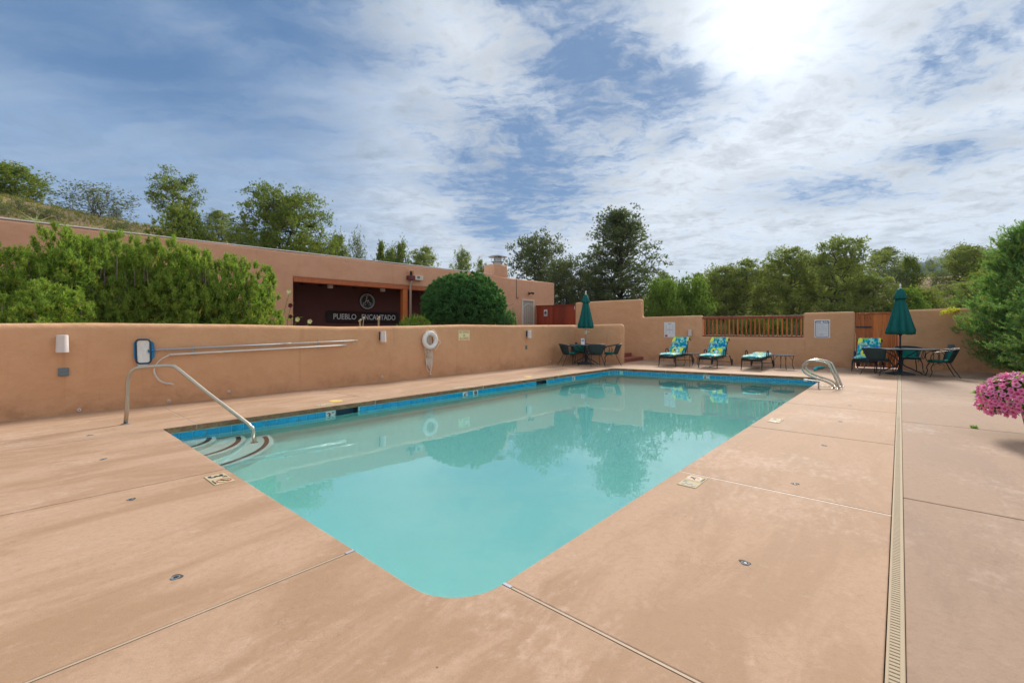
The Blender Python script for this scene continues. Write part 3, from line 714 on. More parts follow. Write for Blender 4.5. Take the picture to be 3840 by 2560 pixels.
# ================================================================ walls
def outline_wall(name, P, d, sz, thick, mat, bevel=.09, parent=None, back=True):
    """stucco wall from its elevation: sz = list of (distance along d, height); it stands behind the line through P"""
    d = V((d.x, d.y)).normalized(); n = V((-d.y, d.x))          # n: away from the viewer
    n = n if n.y > 0 else -n
    f = [V((P.x+d.x*s, P.y+d.y*s, z)) for s, z in sz]; b = [p+V((n.x, n.y, 0))*thick for p in f]; k = len(f)
    mb = MB(); mb.add(f+b, [tuple(range(k)), tuple(reversed(range(k, 2*k)))]+[(i, k+i, k+(i+1) % k, (i+1) % k) for i in range(k)])
    return mb.build(name, mat, parent, bevel=bevel, seg=5, ang=20, smooth=False)
def along(P, d, px): return (onplane(px, 1300, V((P.x, P.y)), V((d.x, d.y))).xy-V((P.x, P.y))).dot(V((d.x, d.y)))
def smooth_by_angle(o, a=40):
    me = o.data; me.polygons.foreach_set('use_smooth', [True]*len(me.polygons))
    bm = bmesh.new(); bm.from_mesh(me)
    for e in bm.edges: e.smooth = not (len(e.link_faces) == 2 and e.calc_face_angle(0) > R(a))
    bm.to_mesh(me); bm.free()
# pool wall of the long side and its return at the dining table
L0 = along(WL_P, WL_D, 2162)
top = 1.36
pts = [(-14, -.4), (L0+.1, -.4), (L0+.1, 1.46), (L0-2, 1.44)]+[(x, 1.365+.014*math.sin(x*.9)+.010*math.sin(x*2.3)+max(0, (x-6)*.012)) for x in [L0-4, L0-6, 7, 5, 3, 1, -1, -3, -6, -9]]+[(-14, 1.36)]
w = outline_wall('pool_wall', WL_P, WL_D, pts, .36, STUCCO, .10); smooth_by_angle(w)
tag(w, 'long low tan stucco wall beside the pool carrying lamps, poles and life ring', 'wall')
RT_P = V((2.50, 17.40)); RT_E = V((4.17, 16.66)); RT_D = (RT_E-RT_P).normalized(); RL = (RT_E-RT_P).length
w = outline_wall('pool_wall', RT_P-RT_D*.25, RT_D, [(0, -.4), (RL+.25, -.4), (RL+.25, 1.49), (RL*.5, 1.465), (0, 1.445)], .42, STUCCO, .13); smooth_by_angle(w)
tag(w, 'short rounded stucco wall end behind the dining table beside brick steps', 'wall')
# far pool wall: tall stretch, low stretch, railing notch, block before the gate
def sb(px): return along(BW_P, BW_D, px)
s0, s1, s2, s3, s4 = sb(2156), sb(2406), sb(2634), sb(3013), sb(3208)
w = outline_wall('pool_wall', BW_P, BW_D, [(s0, -.4), (s4, -.4), (s4, 1.885), (s3, 1.865), (s3, 1.00), (s2, 1.00), (s2, 1.835), (s1, 1.80), (s1, 2.56), ((s0+s1)/2, 2.55), (s0, 2.52)], .36, STUCCO, .085); smooth_by_angle(w)
tag(w, 'stepped tan stucco wall across the pool end with a railed opening', 'wall')
s5 = sb(3372)
w = outline_wall('pool_wall', BW_P, BW_D, [(s5, -.4), (s5+14, -.4), (s5+14, 2.0), (s5+3, 1.95), (s5, 1.90)], .36, STUCCO, .085); smooth_by_angle(w)
tag(w, 'tan stucco wall to the right of the wooden gate behind the second table', 'wall')
# raised bed behind the long wall
def WLp(s, off): p = WL_P+WL_D*s+V((-WL_D.y, WL_D.x))*off; return (p.x, p.y)
bed = [WLp(-14, .12), WLp(L0-.2, .12), (2.6, 17.75), (4.0, 17.1), (3.4, 20.4), (1.6, 25), (3, 30), (-20, 16), (-32, 2)]
struct(MB().prism(bed, -.6, .72).build('planting_bed', BEDSOIL))

# ================================================================ wooden railing in the notch
rb = lambda s, z, off=0.0: V((BW_P.x+BW_D.x*s, BW_P.y+BW_D.y*s, z))+V((BW_N.x, BW_N.y, 0))*off
ar = math.atan2(BW_D.y, BW_D.x)
rl = thing('wooden_railing', 'orange stained wooden railing set in the notch of the far wall', 'railing', rb(s2, 1.0, .12))
rl.location = (0, 0, 0)
def rbox(mb, s, z, ds, dz, dn, off): mb.box(rb(s, z, off), (ds, dn, dz), ar); return mb
rbox(MB(), (s2+s3)/2, 1.735, s3-s2+.06, .095, .09, .10).build('top_rail', DARKRED, rl, bevel=.006)
rbox(MB(), (s2+s3)/2, 1.030, s3-s2+.04, .055, .11, .10).build('bottom_rail', DARKRED, rl, bevel=.006)
nb = 23
bm_ = MB().box((0, 0, 0), (.052, .05, .635)).mesh('baluster', bevel=.005, seg=1); bm_.materials.append(RAILWOOD)
for i in range(nb):
    o = mk('baluster', bm_, None, rl, rb(s2+(i+.55)*(s3-s2)/nb, 1.373, .10)); o.rotation_euler = (0, 0, ar)

# ================================================================ gate in the far wall
gt = thing('wooden_gate', 'tall orange brown plank gate with black strap hinge in the far wall', 'gate', rb((s4+s5)/2, 0, .1), ar)
gw = s5-s4-.05; ns = 9; x = -gw/2+.05
for i in range(ns):
    wdt = [.10, .115, .13, .17, .18, .14, .14, .15, .13][i]; wdt *= (gw-.1)/1.255
    MB().box((0, 0, 0), (wdt-.006, .028, 1.70)).build('plank', GATEWOOD, gt, bevel=.003, seg=1, loc=(x+wdt/2, random.uniform(-.004, .004), .93)); x += wdt
MB().box((0, -.005, 1.815), (gw+.02, .07, .05)).box((-gw/2+.02, -.005, .92), (.05, .06, 1.76)).box((gw/2-.02, -.005, .92), (.05, .06, 1.76)).box((0, -.002, .06), (gw-.1, .05, .05)).build('frame', GATEWOOD, gt, bevel=.004)
MB().box((-gw/2+.10, -.034, 1.36), (.62, .012, .045)).tube([(-gw/2-.24, -.03, 1.36), (-gw/2-.10, -.034, 1.365)], [.004, .02], 6).build('strap_hinge', IRON, gt, bevel=.003)
for bx_ in (.09, .22, .37): MB().lathe([(.016, 0), (.016, .006), (.008, .012)], 10).build('bolt', IRON, gt, loc=(-gw/2+bx_, -.018, 1.66)).rotation_euler = (R(90), 0, 0)

# ================================================================ brick steps
A_, B_ = V((4.34, 17.14)), V((5.50, 18.60)); sdir = (B_-A_).normalized(); sn = V((-sdir.y, sdir.x)); sL = (B_-A_).length; sa = math.atan2(sdir.y, sdir.x)
stp = thing('brick_steps', 'two red brick steps between the rounded wall end and the far wall', 'steps', (A_.x, A_.y, 0), sa)
MB().box((sL/2, .80, .06), (sL-.02, 1.55, .135)).box((sL/2-.1, 1.3, .18), (sL-.2, 1.5, .20)).build('mortar_core', MORTAR, stp)
br = MB().box((0, 0, 0), (.088, .20, .060)).mesh('brick', bevel=.006, seg=1); br.materials.append(BRICK)
bs = MB().box((0, 0, 0), (.088, .05, .078)).mesh('brick', bevel=.006, seg=1); bs.materials.append(BRICK)
bt = MB().box((0, 0, 0), (.088, .20, .03)).mesh('brick', bevel=.005, seg=1); bt.materials.append(BRICK)
nbk = int(sL/.098)
for lvl, (y0, z0) in enumerate([(0.0, 0.0), (.52, .15)]):
    for i in range(nbk):
        xx = .05+i*.098
        mk('brick', bs, None, stp, (xx+random.uniform(-.003, .003), y0+.02, z0+.042))
        o = mk('brick', br, None, stp, (xx+random.uniform(-.003, .003), y0+.085+random.uniform(-.006, .006), z0+.115)); o.rotation_euler = (0, 0, random.uniform(-.02, .02))
        if lvl == 0:
            for j in range(2): mk('brick', bt, None, stp, (xx, y0+.295+j*.208, z0+.128+random.uniform(-.002, .002)))

# ================================================================ the house
house = thing('adobe_house', 'long low flat roofed adobe house with a shaded porch behind the pool wall', 'house')
def sf(px): return along(FAC_P, FAC_D, px)
fl, fo, fp, fe = -26.0, sf(1101), sf(1522), sf(2080)
fo2 = -3.4
par = [(fe, 3.96), (sf(1890), 3.95), (sf(1845), 4.03)]+[(x, 4.03+.012*math.sin(x*1.7)) for x in [-4, -6, -8, -10, -12, -14, -16, -19, -22]]+[(fl, 4.05)]
w = outline_wall('wall', FAC_P, FAC_D, [(fl, .3), (fo, .3), (fo, 3.15), (fo2, 3.15), (fo2, .3), (fe, .3)]+par, .34, STUCCO_B, .075, house); smooth_by_angle(w)
def fp3(s, z, off=0.0): return V((FAC_P.x+FAC_D.x*s, FAC_P.y+FAC_D.y*s, z))+V((FAC_N.x, FAC_N.y, 0))*off
af = math.atan2(FAC_D.y, FAC_D.x)
def fbox(s0, s1, z0, z1, o0, o1, mb=None): return (mb or MB()).box(fp3((s0+s1)/2, (z0+z1)/2, (o0+o1)/2), (s1-s0, o1-o0, z1-z0), af)
fbox(fe-.34, fe-.002, .3, 3.90, .345, 7.5).build('wall', STUCCO_B, house, bevel=.06)
fbox(fl, fe-.4, 3.45, 3.6, .36, 7.5).build('roof', FLASH, house)
fbox(fl+.1, sf(1850), 4.035, 4.072, .03, .31).build('flashing', FLASH, house, bevel=.012)
DP = 2.5
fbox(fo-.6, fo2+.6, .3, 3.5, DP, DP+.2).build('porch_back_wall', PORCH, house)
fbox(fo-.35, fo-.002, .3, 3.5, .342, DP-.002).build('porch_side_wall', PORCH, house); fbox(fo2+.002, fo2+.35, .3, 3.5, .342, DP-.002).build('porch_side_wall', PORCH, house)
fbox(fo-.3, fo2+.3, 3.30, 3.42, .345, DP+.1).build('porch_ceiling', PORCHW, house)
fbox(fo-.3, fo2+.3, .5, .80, -.2, DP+.1).build('porch_floor', MORTAR, house)
x = fo+.35
while x < fo2:
    MB().tube([fp3(x, 3.20, .36), fp3(x, 3.20, DP)], .085, 10).build('ceiling_beam', PORCHW, house, smooth=True); x += .74
fbox(fo+.004, fo2-.004, 2.985, 3.147, .02, .30).build('lintel', REDWOOD, house, bevel=.012)
fbox(fp-.11, fp+.11, .7, 2.983, .03, .27).build('post', GATEWOOD, house, bevel=.015)
# scupper, downspout, floodlight box
dsx = sf(1539)
MB().tube([fp3(dsx, 3.42, -.10), fp3(dsx, 3.30, -.10), fp3(dsx-.03, 3.20, -.06), fp3(dsx-.03, .8, -.055)], .050, 8).build('downspout', DOWNP, house, smooth=True)
fbox(dsx-.20, dsx+.09, 3.40, 3.56, -.24, -.003).build('rain_hopper', OXBLOOD, house, bevel=.01)
MB().tube([fp3(dsx-.14, 3.58, -.12), fp3(dsx-.14, 3.76, -.12), fp3(dsx-.10, 3.80, -.12), fp3(dsx+.06, 3.80, -.12), fp3(dsx+.10, 3.76, -.12), fp3(dsx+.10, 3.58, -.12)], .03, 6).build('scupper_surround', STUCCO_B, house)
fbox(dsx-.09, dsx+.06, 3.60, 3.76, -.05, -.003).build('scupper_mouth', INK, house)
fbox(dsx+.12, dsx+.52, 3.40, 3.60, -.20, -.003).build('floodlight_box', CREAM, house, bevel=.012); fbox(dsx+.22, dsx+.34, 3.47, 3.57, -.212, -.201).build('sensor_window', GREYBOX, house)
# chimney
cs = sf(1884); Yc = fp3(cs, 0).y
def chim(z): return MB()
cw = .98
mb = MB(); mb.add([fp3(cs+a, z, b) for z, k in ((3.7, 1.12), (4.1, 1.02), (4.62, .95)) for a, b in ((-cw*k/2, .1+.0*k), (cw*k/2, .1), (cw*k/2, .1+.85*k), (-cw*k/2, .1+.85*k))],
   [(0, 1, 5, 4), (1, 2, 6, 5), (2, 3, 7, 6), (3, 0, 4, 7), (4, 5, 9, 8), (5, 6, 10, 9), (6, 7, 11, 10), (7, 4, 8, 11), (8, 9, 10, 11)])
ch = mb.build('chimney', STUCCO_B, house, bevel=.09, seg=4, ang=40); smooth_by_angle(ch)
cc = fp3(cs+.08, 4.6, .45)
MB().lathe([(.24, 0), (.24, .16), (.33, .17), (.33, .20), (.2, .20), (.2, .40)], 18, cc).build('flue', GALV, ch, smooth=False)
MB().lathe([(.50, .44), (.42, .47), (.12, .56), (.01, .58)], 18, cc).build('flue_cap', GALV, ch)
for a in range(4): MB().bar(cc+V((math.cos(a*1.57)*.3, math.sin(a*1.57)*.3, .2)), cc+V((math.cos(a*1.57)*.36, math.sin(a*1.57)*.36, .46)), .02).build('cap_bracket', GALV, ch)
# security door
d0, d1 = sf(1955), sf(2001); dz = 2.90; dm = (d0+d1)/2; dw = d1-d0
dor = MB().box(fp3(dm, 1.78, -.012), (dw-.16, .03, 2.0), af).build('door', DOORGREY, house)
mb = MB()
for a, b in ((d0, d0+.08), (d1-.08, d1)): fbox(a, b, .75, dz, -.07, -.002, mb)
fbox(d0+.081, d1-.081, dz-.09, dz, -.068, -.002, mb); mb.build('door_frame', CREAM, dor, bevel=.006)
di0, di1 = d0+.10, d1-.10; wi = di1-di0
mb = MB()
for k in range(6): mb.tube([fp3(di0+wi*k/5, .82, -.05), fp3(di0+wi*k/5, dz-.42+.16*math.sin(math.pi*k/5), -.05)], .013, 6)
mb.tube([fp3(di0+wi*k/10, dz-.42+.16*math.sin(math.pi*k/10), -.05) for k in range(11)], .018, 6)
for z in (.85, 1.25, 1.55, 1.70): mb.tube([fp3(di0, z, -.05), fp3(di1, z, -.05)], .016, 6)
mb.build('door_grille', CREAM, dor)
MB().lathe([(.035, 0), (.03, .03), (.012, .045)], 10, fp3(di0+.05, 1.60, -.06)).build('door_knob', BRASS, dor)
# lamp over the door, cable loop
q = fp3(sf(1982), Z_at(1104, 24.2), -.05)
MB().lathe([(.06, 0), (.06, .03)], 12, q).tube([q, q+V((.02, -.1, .05)), q+V((-.05, -.2, .08))], .03, 8).tube([q+V((0, -.08, .02)), q+V((.16, -.18, .06)), q+V((.22, -.22, .02))], [.02, .055, .07], 10).build('flood_lamp', IRON, house, smooth=True)
c0 = sf(1936)
MB().tube([fp3(c0, 3.93, -.012), fp3(c0, 3.1, -.012), fp3(c0+.02, 2.95, -.012), fp3(c0+.06, 2.90, -.012), fp3(c0+.11, 2.92, -.012), fp3(c0+.13, 3.0, -.012)], .012, 6).build('cable', IRON, house)
# lamps on the porch ceiling
for px, lb in ((1238, 'white cylinder lamp under the porch ceiling left of the round emblem'), (1435, 'white cylinder lamp under the porch ceiling nearest the red post')):
    p = onplane(px, 1075, FAC_P, FAC_D, -.55); k = p.y
    tag(MB().lathe([(.10, 0), (.105, .01), (.105, .20), (.10, .23), (.03, .25), (.03, .36)], 18).build('porch_lamp', OFFWHITE, loc=(p.x, p.y, 2.88)), lb, 'lamp')
# sign board and emblem on the porch wall
def porchmat(px, py, out=.0): return wallmat(onplane(px, py, FAC_P+FAC_N*DP, FAC_D, out), FAC_D)
sg = thing('name_board', 'long dark wooden name board with silver capital letters on the porch wall', 'sign', mat=porchmat(1366, 1190, .02))
L_ = (onplane(1500, 1190, FAC_P+FAC_N*DP, FAC_D)-onplane(1232, 1190, FAC_P+FAC_N*DP, FAC_D)).length
MB().prism([(p.x, p.y) for p in fillet([(-L_/2, -.235), (L_/2, -.235), (L_/2, .235), (-L_/2, .235)], [.07]*4, 5)], 0, .03).build('board', PORCHW, sg)
mb = MB(); a = fillet([(-L_/2, -.235), (L_/2, -.235), (L_/2, .235), (-L_/2, .235)], [.07]*4, 5)
mb.tube([(p.x, p.y, .032) for p in a], .022, 6, closed=True); mb.build('moulding', SIGNBLACK, sg)
lettering('PUEBLO', .34, SILVER, sg, (-L_*.265, .005, .034), .86, .004, .006); lettering('ENCANTADO', .34, SILVER, sg, (L_*.205, .005, .034), .80, .004, .006)
em = thing('round_emblem', 'round black plaque with a silver stepped building emblem on the porch wall', 'sign', mat=porchmat(1376, 1130, .02))
MB().lathe([(.40, 0), (.40, .02), (.37, .035), (.01, .035)], 40).build('disc', SIGNBLACK, em)
for r, w_ in ((.335, .016), (.285, .007)): MB().tube(arc((0, 0), r, 0, 2*math.pi*39/40, 39, .04), w_, 6, closed=True).build('ring', SILVER, em)
k = .30
e3 = spline([(.045, .225, .04), (.0, .245, .04), (-.045, .215, .04), (-.03, .165, .04), (.01, .15, .04), (-.04, .125, .04), (-.06, .075, .04), (-.02, .03, .04), (.035, .035, .04), (.06, .075, .04)], 5)
MB().tube(e3, .012, 6).build('letter', SILVER, em)
bd = [(-.17, -.19), (-.17, -.06), (-.085, -.06), (-.085, .015), (.085, .015), (.085, -.06), (.17, -.06), (.17, -.19)]
mb = MB()
for a, b in zip(bd, bd[1:]): mb.bar((*a, .04), (*b, .04), .018, .01)
for x, y in ((0, -.05), (-.085, -.145), (.085, -.145)): mb.bar((x, y-.03, .04), (x, y+.02, .04), .02, .01)
mb.build('building_mark', SILVER, em)
# ================================================================ red gate between house and far wall
ga, gb = fp3(sf(2012), 0, -.02).xy, (BW_P+BW_D*(s0-.02)+BW_N*.15)
gd = (gb-ga).normalized(); gl = (gb-ga).length; gang = math.atan2(gd.y, gd.x)
rg = thing('red_gate', 'double red stained plank gate between the house corner and the tall wall', 'gate', (ga.x, ga.y, 0), gang)
npk = 18; pw_ = gl/npk
for i in range(npk):
    zt = 2.56-.16*(i+.5)/npk
    MB().box((0, 0, 0), (pw_-.006, .03, zt-.6)).build('plank', REDFENCE, rg, bevel=.003, seg=1, loc=((i+.5)*pw_, random.uniform(-.004, .004), (zt+.6)/2))
mb = MB(); mb.bar((0, -.02, 2.575), (gl, -.02, 2.415), .06, .05); mb.build('top_rail', REDFENCE, rg)
MB().box((gl*.47, -.028, 1.6), (.03, .02, 1.85)).build('meeting_stile', REDFENCE, rg)
MB().tube([(gl*.42, -.03, 1.46), (gl*.42, -.09, 1.46), (gl*.36, -.10, 1.46)], .022, 8).lathe([(.05, -.005), (.05, .005)], 12, (gl*.42, -.03, 1.46)).build('lever_handle', GALV, rg)
MB().box((gl-.06, -.03, 2.28), (.05, .02, .16)).build('hinge', CREAM, rg)
sgn = thing('gate_notice', 'small white notice with a dark picture on the red gate', 'sign', mat=wallmat(onplane(2046, 1173, ga, gd, .05), gd))
MB().box((0, 0, 0), (.40, .34, .01)).build('sheet', SIGNW, sgn); MB().add([(-.15, -.06, .007), (.15, -.06, .007), (.14, .02, .007), (.05, .09, .007), (0, .11, .007), (-.06, .07, .007), (-.14, .03, .007)], [tuple(range(7))]).box((0, -.11, .006), (.3, .02, .002)).build('picture', FADED, sgn)
# ================================================================ things on the long wall
def wl(px, py, off=0.0): return onplane(px, py, WL_P, WL_D, off)
def wlmat(px, py, off=0.0): return wallmat(wl(px, py, off), WL_D)
def local_on(mat, p): return mat.inverted() @ p
def sconce(mat, label):
    o = thing('wall_lamp', label, 'lamp', mat=mat, group='cylinder lamps on the stucco walls')
    mb = MB(); r = .075
    prof = [(-.13, .060), (-.126, .067), (.126, .060), (.13, .054)]
    n = 20
    for y, rr in prof:
        for k in range(n): a = 2*math.pi*k/n; mb.v.append(V((math.cos(a)*rr*1.08, y, .105+math.sin(a)*rr)))
    for i in range(3):
        for k in range(n): mb.f.append((i*n+k, (i+1)*n+k, (i+1)*n+(k+1) % n, i*n+(k+1) % n))
    mb.f.append(tuple(range(n))); mb.f.append(tuple(reversed(range(3*n, 4*n))))
    s = mb.build('lamp_shade', OFFWHITE, o, smooth=False); smooth_by_angle(s, 50)
    MB().box((0, .02, .015), (.10, .20, .03)).build('back_plate', NAVY, o, bevel=.006)
    return o
sconce(wlmat(231, 1288), 'white cylinder wall lamp above the small square box near the skimmer net')
sconce(wlmat(1428, 1262), 'white cylinder wall lamp between the pole rack and the life ring')
sconce(wlmat(1976, 1253), 'white cylinder wall lamp to the right of the no diving sign')
sconce(wallmat(onplane(2589, 1247, BW_P, BW_D, 0), BW_D), 'white cylinder wall lamp on the far wall beside the emergency notice')
def box_on(mat, w, h, label, door=True):
    o = thing('outlet_box', label, 'outlet box', mat=mat)
    MB().box((0, 0, .012), (w, h, .026)).build('plate', GREYBOX, o, bevel=.005)
    if door: MB().box((0, h*.22, .029), (w*.8, h*.32, .008)).box((0, -h*.22, .029), (w*.8, h*.32, .008)).build('flap', GREYBOX, o, bevel=.003)
box_on(wlmat(238, 1394), .115, .122, 'grey square outlet box below the lamp near the skimmer net')
box_on(wlmat(1973, 1302), .075, .125, 'narrow grey outlet box below the lamp right of the no diving sign')
box_on(wallmat(onplane(3566, 1303, BW_P, BW_D, 0), BW_D), .15, .20, 'pale grey outlet box low on the wall behind the second table')
for px, py, lb in ((297, 1536, 'left of the handrail foot'), (633, 1502, 'below the skimmer net'), (858, 1467, 'below the middle of the pole rack'), (1433, 1412, 'left of the life ring rope'), (1801, 1379, 'below the no diving sign'), (2065, 1354, 'beside the dining chair')):
    o = thing('wall_nozzle', 'tiny pale round nozzle low on the long wall '+lb, 'nozzle', mat=wlmat(px, py))
    MB().lathe([(.024, 0), (.024, .012), (.018, .016), (.010, .016), (.009, .004)], 14).build('cap', OFFWHITE, o); MB().lathe([(.008, .004), (.001, .005)], 8).build('bore', INK, o)
# skimmer net on its pole
m = wlmat(545, 1317, .02); nt_ = thing('skimmer_net', 'blue framed pool skimmer net on a grey pole hung on the wall', 'skimmer net', mat=m)
def L(px, py, off): return m.inverted() @ wl(px, py, off)
a, b = L(512, 1273, .05), L(566, 1361, .05)
x0, x1, y0, y1 = a.x, b.x, b.y, a.y
fr = fillet([(x0, y0), (x1, y0), (x1-.01, y1), (x0-.01, y1)], [.05]*4, 6)
fr = [V((p.x, p.y+.03*(p.x-x0)/(x1-x0)*0, .03)) for p in fr]
MB().tube(fr, .014, 8, closed=True).build('rim', NAVY, nt_, smooth=True)
ou = fillet([(x0-.03, y0+.04), (x1+.055, y0+.06), (x1+.045, y1-.03), (x0-.035, y1-.0)], [.06, .07, .07, .06], 6)
mb = MB(); k = len(fr); inn = fillet([(x0-.004, y0), (x1+.004, y0), (x1-.006, y1), (x0-.014, y1)], [.05]*4, 6)
mb.add([V((p.x, p.y, .018)) for p in ou]+[V((p.x, p.y, .022)) for p in inn], [(i, (i+1) % k, k+(i+1) % k, k+i) for i in range(k)]); mb.build('frame', BLUEP, nt_)
mb = MB(); gx_, gy_ = 12, 14
for j in range(gy_+1):
    for i in range(gx_+1):
        fx, fy = i/gx_, j/gy_
        sag = math.sin(math.pi*fx)*math.sin(math.pi*min(1, fy*1.0))
        fold = .012*math.sin(fx*9+fy*5)+.008*math.sin(fx*17-fy*8)
        mb.v.append(V((x0+(x1-x0)*(.02+.96*fx), y0+(y1-y0)*(.02+.96*fy), .026-.012*sag+fold*sag)))
for j in range(gy_):
    for i in range(gx_): q = j*(gx_+1)+i; mb.f.append((q, q+1, q+gx_+2, q+gx_+1))
mb.build('net', NET, nt_, smooth=True)
mb = MB(); drape = [(0, 0), (.25, -.075), (.5, -.085), (.72, -.06), (.95, .0)]
for j in range(4):
    for fx, dy in drape: mb.v.append(V((x0+(x1-x0)*(.02+.9*fx), y0+.02+dy*(j/3)-.02*(j/3), .012+.008*math.sin(fx*14+j))))
for j in range(3):
    for i in range(4): q = j*5+i; mb.f.append((q, q+1, q+6, q+5))
mb.build('net_bag', NET, nt_, smooth=True)
P1, P2, P3, P4 = L(583, 1312, .045), L(1072, 1288, .045), L(1086, 1287, .045), L(1332, 1276, .045)
MB().tube([L(556, 1317, .03), L(566, 1315, .038), P1], [.03, .018, .016], 8).build('socket', BLUEP, nt_, smooth=True)
MB().tube([P1, P2], .0165, 10).build('pole', ALU, nt_, smooth=True); MB().tube([P2, P4], .0135, 10).build('pole_extension', WHITE_POLE, nt_, smooth=True)
MB().tube([P2-V((.03, 0, 0)), P3+V((.03, 0, 0))], .022, 10).build('clamp', CREAM, nt_, smooth=True); MB().tube([P4-V((.02, 0, 0)), P4+V((.05, 0, 0))], .018, 10).build('end_cap', CREAM, nt_, smooth=True)
# shepherd's hook
m = wlmat(900, 1310, .02); hk = thing('rescue_hook', 'white rescue pole with a curved hook hanging under the skimmer pole', 'rescue hook', mat=m)
H1, H2 = L(638, 1329, .045), L(1298, 1293, .045)
H1, H2 = m.inverted() @ wl(638, 1329, .045), m.inverted() @ wl(1298, 1293, .045)
MB().tube([H1, H2], .0175, 10).build('pole', WHITE_POLE, hk, smooth=True); MB().tube([H1-V((.03, -.003, 0)), H1+V((.03, 0, 0))], .013, 8).build('ferrule', ALU, hk)
for k_, off in ((0, .05), (1, .03)):
    hp = [m.inverted() @ wl(px-2*k_, py+3*k_, off) for px, py in ((638, 1329), (612, 1341), (590, 1360), (579, 1383), (584, 1405), (600, 1425), (622, 1435), (638, 1436), (652, 1440))]
    MB().tube(spline(hp, 4), .008, 6).build('hook', WHITE_POLE, hk, smooth=True)
for px, lb in ((724, 'nearest the skimmer net'), (1192, 'nearest the pole ends')):
    yb = 1305 if px == 724 else 1283
    mm = wlmat(px, yb); o = thing('pole_bracket', 'galvanised wall bracket holding both poles '+lb, 'bracket', mat=mm)
    for dz_ in (0, -.098): MB().tube([(0, dz_-.012, .0), (0, dz_-.022, .05), (0, dz_-.005, .068)], .007, 6).build('hook', GALV, o)
    MB().box((0, -.04, .006), (.022, .19, .008)).build('strap', GALV, o)
# life ring
m = wlmat(1607, 1275, .02); lr = thing('life_ring', 'white life ring with looped throw rope hanging on the wall', 'life ring', mat=m)
lr.scale = (.88, .88, .88); cy = .0; RR, rr = .215, .068
mb = MB(); mb.tube(arc((0, cy), RR, 0, 2*math.pi*47/48, 47, .075), rr, 14, closed=True); mb.build('ring', WHITEP, lr, smooth=True)
for a in (R(75), R(10), R(-60), R(215)):
    c = V((math.cos(a)*RR, cy+math.sin(a)*RR, .075)); t = V((-math.sin(a), math.cos(a), 0)); nn = V((math.cos(a), math.sin(a), 0))
    pts = [c+(nn*math.cos(b)+V((0, 0, 1))*math.sin(b))*(rr+.004) for b in [2*math.pi*i/16 for i in range(16)]]
    mb = MB(); mb.add([p+t*.022 for p in pts]+[p-t*.022 for p in pts], [(i, (i+1) % 16, 16+(i+1) % 16, 16+i) for i in range(16)]); mb.build('band', SIGNW, lr, smooth=True)
def rope(pts, r=.009, name='rope'): MB().tube(spline(pts, 5), r, 6).build(name, ROPE, lr, smooth=True)
rope([(-.06, .28, .1), (-.14, .29, .11), (-.20, .22, .11), (-.24, .12, .09)]); rope([(.02, .29, .12), (.09, .31, .12), (.18, .24, .12), (.24, .12, .11), (.27, .05, .11)])
rope([(.28, .03, .09), (.37, -.03, .08), (.40, -.09, .08), (.33, -.14, .08), (.28, -.24, .08), (.20, -.30, .08), (.14, -.28, .1)])
rope([(-.20, -.20, .1), (-.21, -.29, .09), (-.16, -.40, .08), (-.06, -.46, .08), (.05, -.48, .08)])
for i in range(7):
    x = -.13+.035*i; z = .03+.01*(i % 3); lo = -.72-.05*(i % 4)
    rope([(x*.3+.02, .20, z), (x, .02, z), (x+.01, -.3, z), (x+.005+.02*math.sin(i), -.55, z), (x+.03, lo, z), (x+.06, -.5, z), (x+.04, -.3, z)], .0075)
rope([(-.12, -.55, .05), (-.11, -.8, .05), (-.06, -.93, .05), (.02, -.96, .05), (.07, -.88, .05), (.07, -.6, .05), (.04, -.3, .06)], .009)
rope([(.03, -.6, .06), (.035, -.85, .06), (.03, -1.0, .06)], .008); MB().lathe([(.004, -.03), (.022, -.015), (.026, 0), (.018, .02), (.005, .03)], 10, (.03, -1.03, .06)).build('knot', ROPE, lr, smooth=True)
# signs
nd = thing('no_diving_sign', 'pale yellow square sign with dark red no diving lettering on the wall', 'sign', mat=wlmat(1740, 1257))
p0, p1 = wl(1720, 1239), wl(1761, 1276); sw = (p1.xy-p0.xy).length; shh = p0.z-p1.z
MB().box((0, 0, .004), (sw, shh, .008)).build('sheet', SIGNY, nd, bevel=.002); k_ = sw/.42
lettering('NO DIVING', .108*k_, INKR, nd, (0, shh*.32, .009), .66, -.001); lettering('ALLOWED', .108*k_, INKR, nd, (0, -shh*.33, .009), .70, -.001); ring_sign(nd, (0, -.005, .009), .036*k_, R(-45), INKR, INK)
def bwmat(px, py, off=0.0): return wallmat(onplane(px, py, BW_P, BW_D, off), BW_D)
pr = thing('pool_rules_sign', 'white rules sign with blue lettering and ruled lines on the far wall', 'sign', mat=bwmat(3083, 1232))
p0, p1 = onplane(3053, 1199, BW_P, BW_D), onplane(3112, 1267, BW_P, BW_D); sw = (p1.xy-p0.xy).length; shh = (p0.z-p1.z)
MB().box((0, 0, .004), (sw, shh, .008)).build('sheet', SIGNW, pr, bevel=.002)
fr = fillet([(-sw*.42, -shh*.45), (sw*.42, -shh*.45), (sw*.42, shh*.43), (-sw*.42, shh*.43)], [.03]*4, 4)
MB().tube([(p.x, p.y, .008) for p in fr], .007, 4, closed=True).build('border', INKB, pr)
lettering('POOL  RULES', .095, INKB, pr, (0, shh*.35, .009), .72, .002)
mb = MB(); y = shh*.27
for i, ln in enumerate([1, .7, .95, .95, .3, .75, .6, .65]):
    mb.box((0, y, .0085), (sw*.83, .006, .001)); y -= .060
mb.build('rule', INKB, pr); mb = MB(); y = shh*.27-.030
for i, ln in enumerate([.6, .75, .95, .9, .25, .65, .5, .6]):
    for q in range(int(ln*9)): mb.box((-sw*.30+q*sw*.082, y, .0085), (sw*.06, .012, .001))
    mb.box((-sw*.37, y, .0085), (.012, .014, .001)); y -= .060
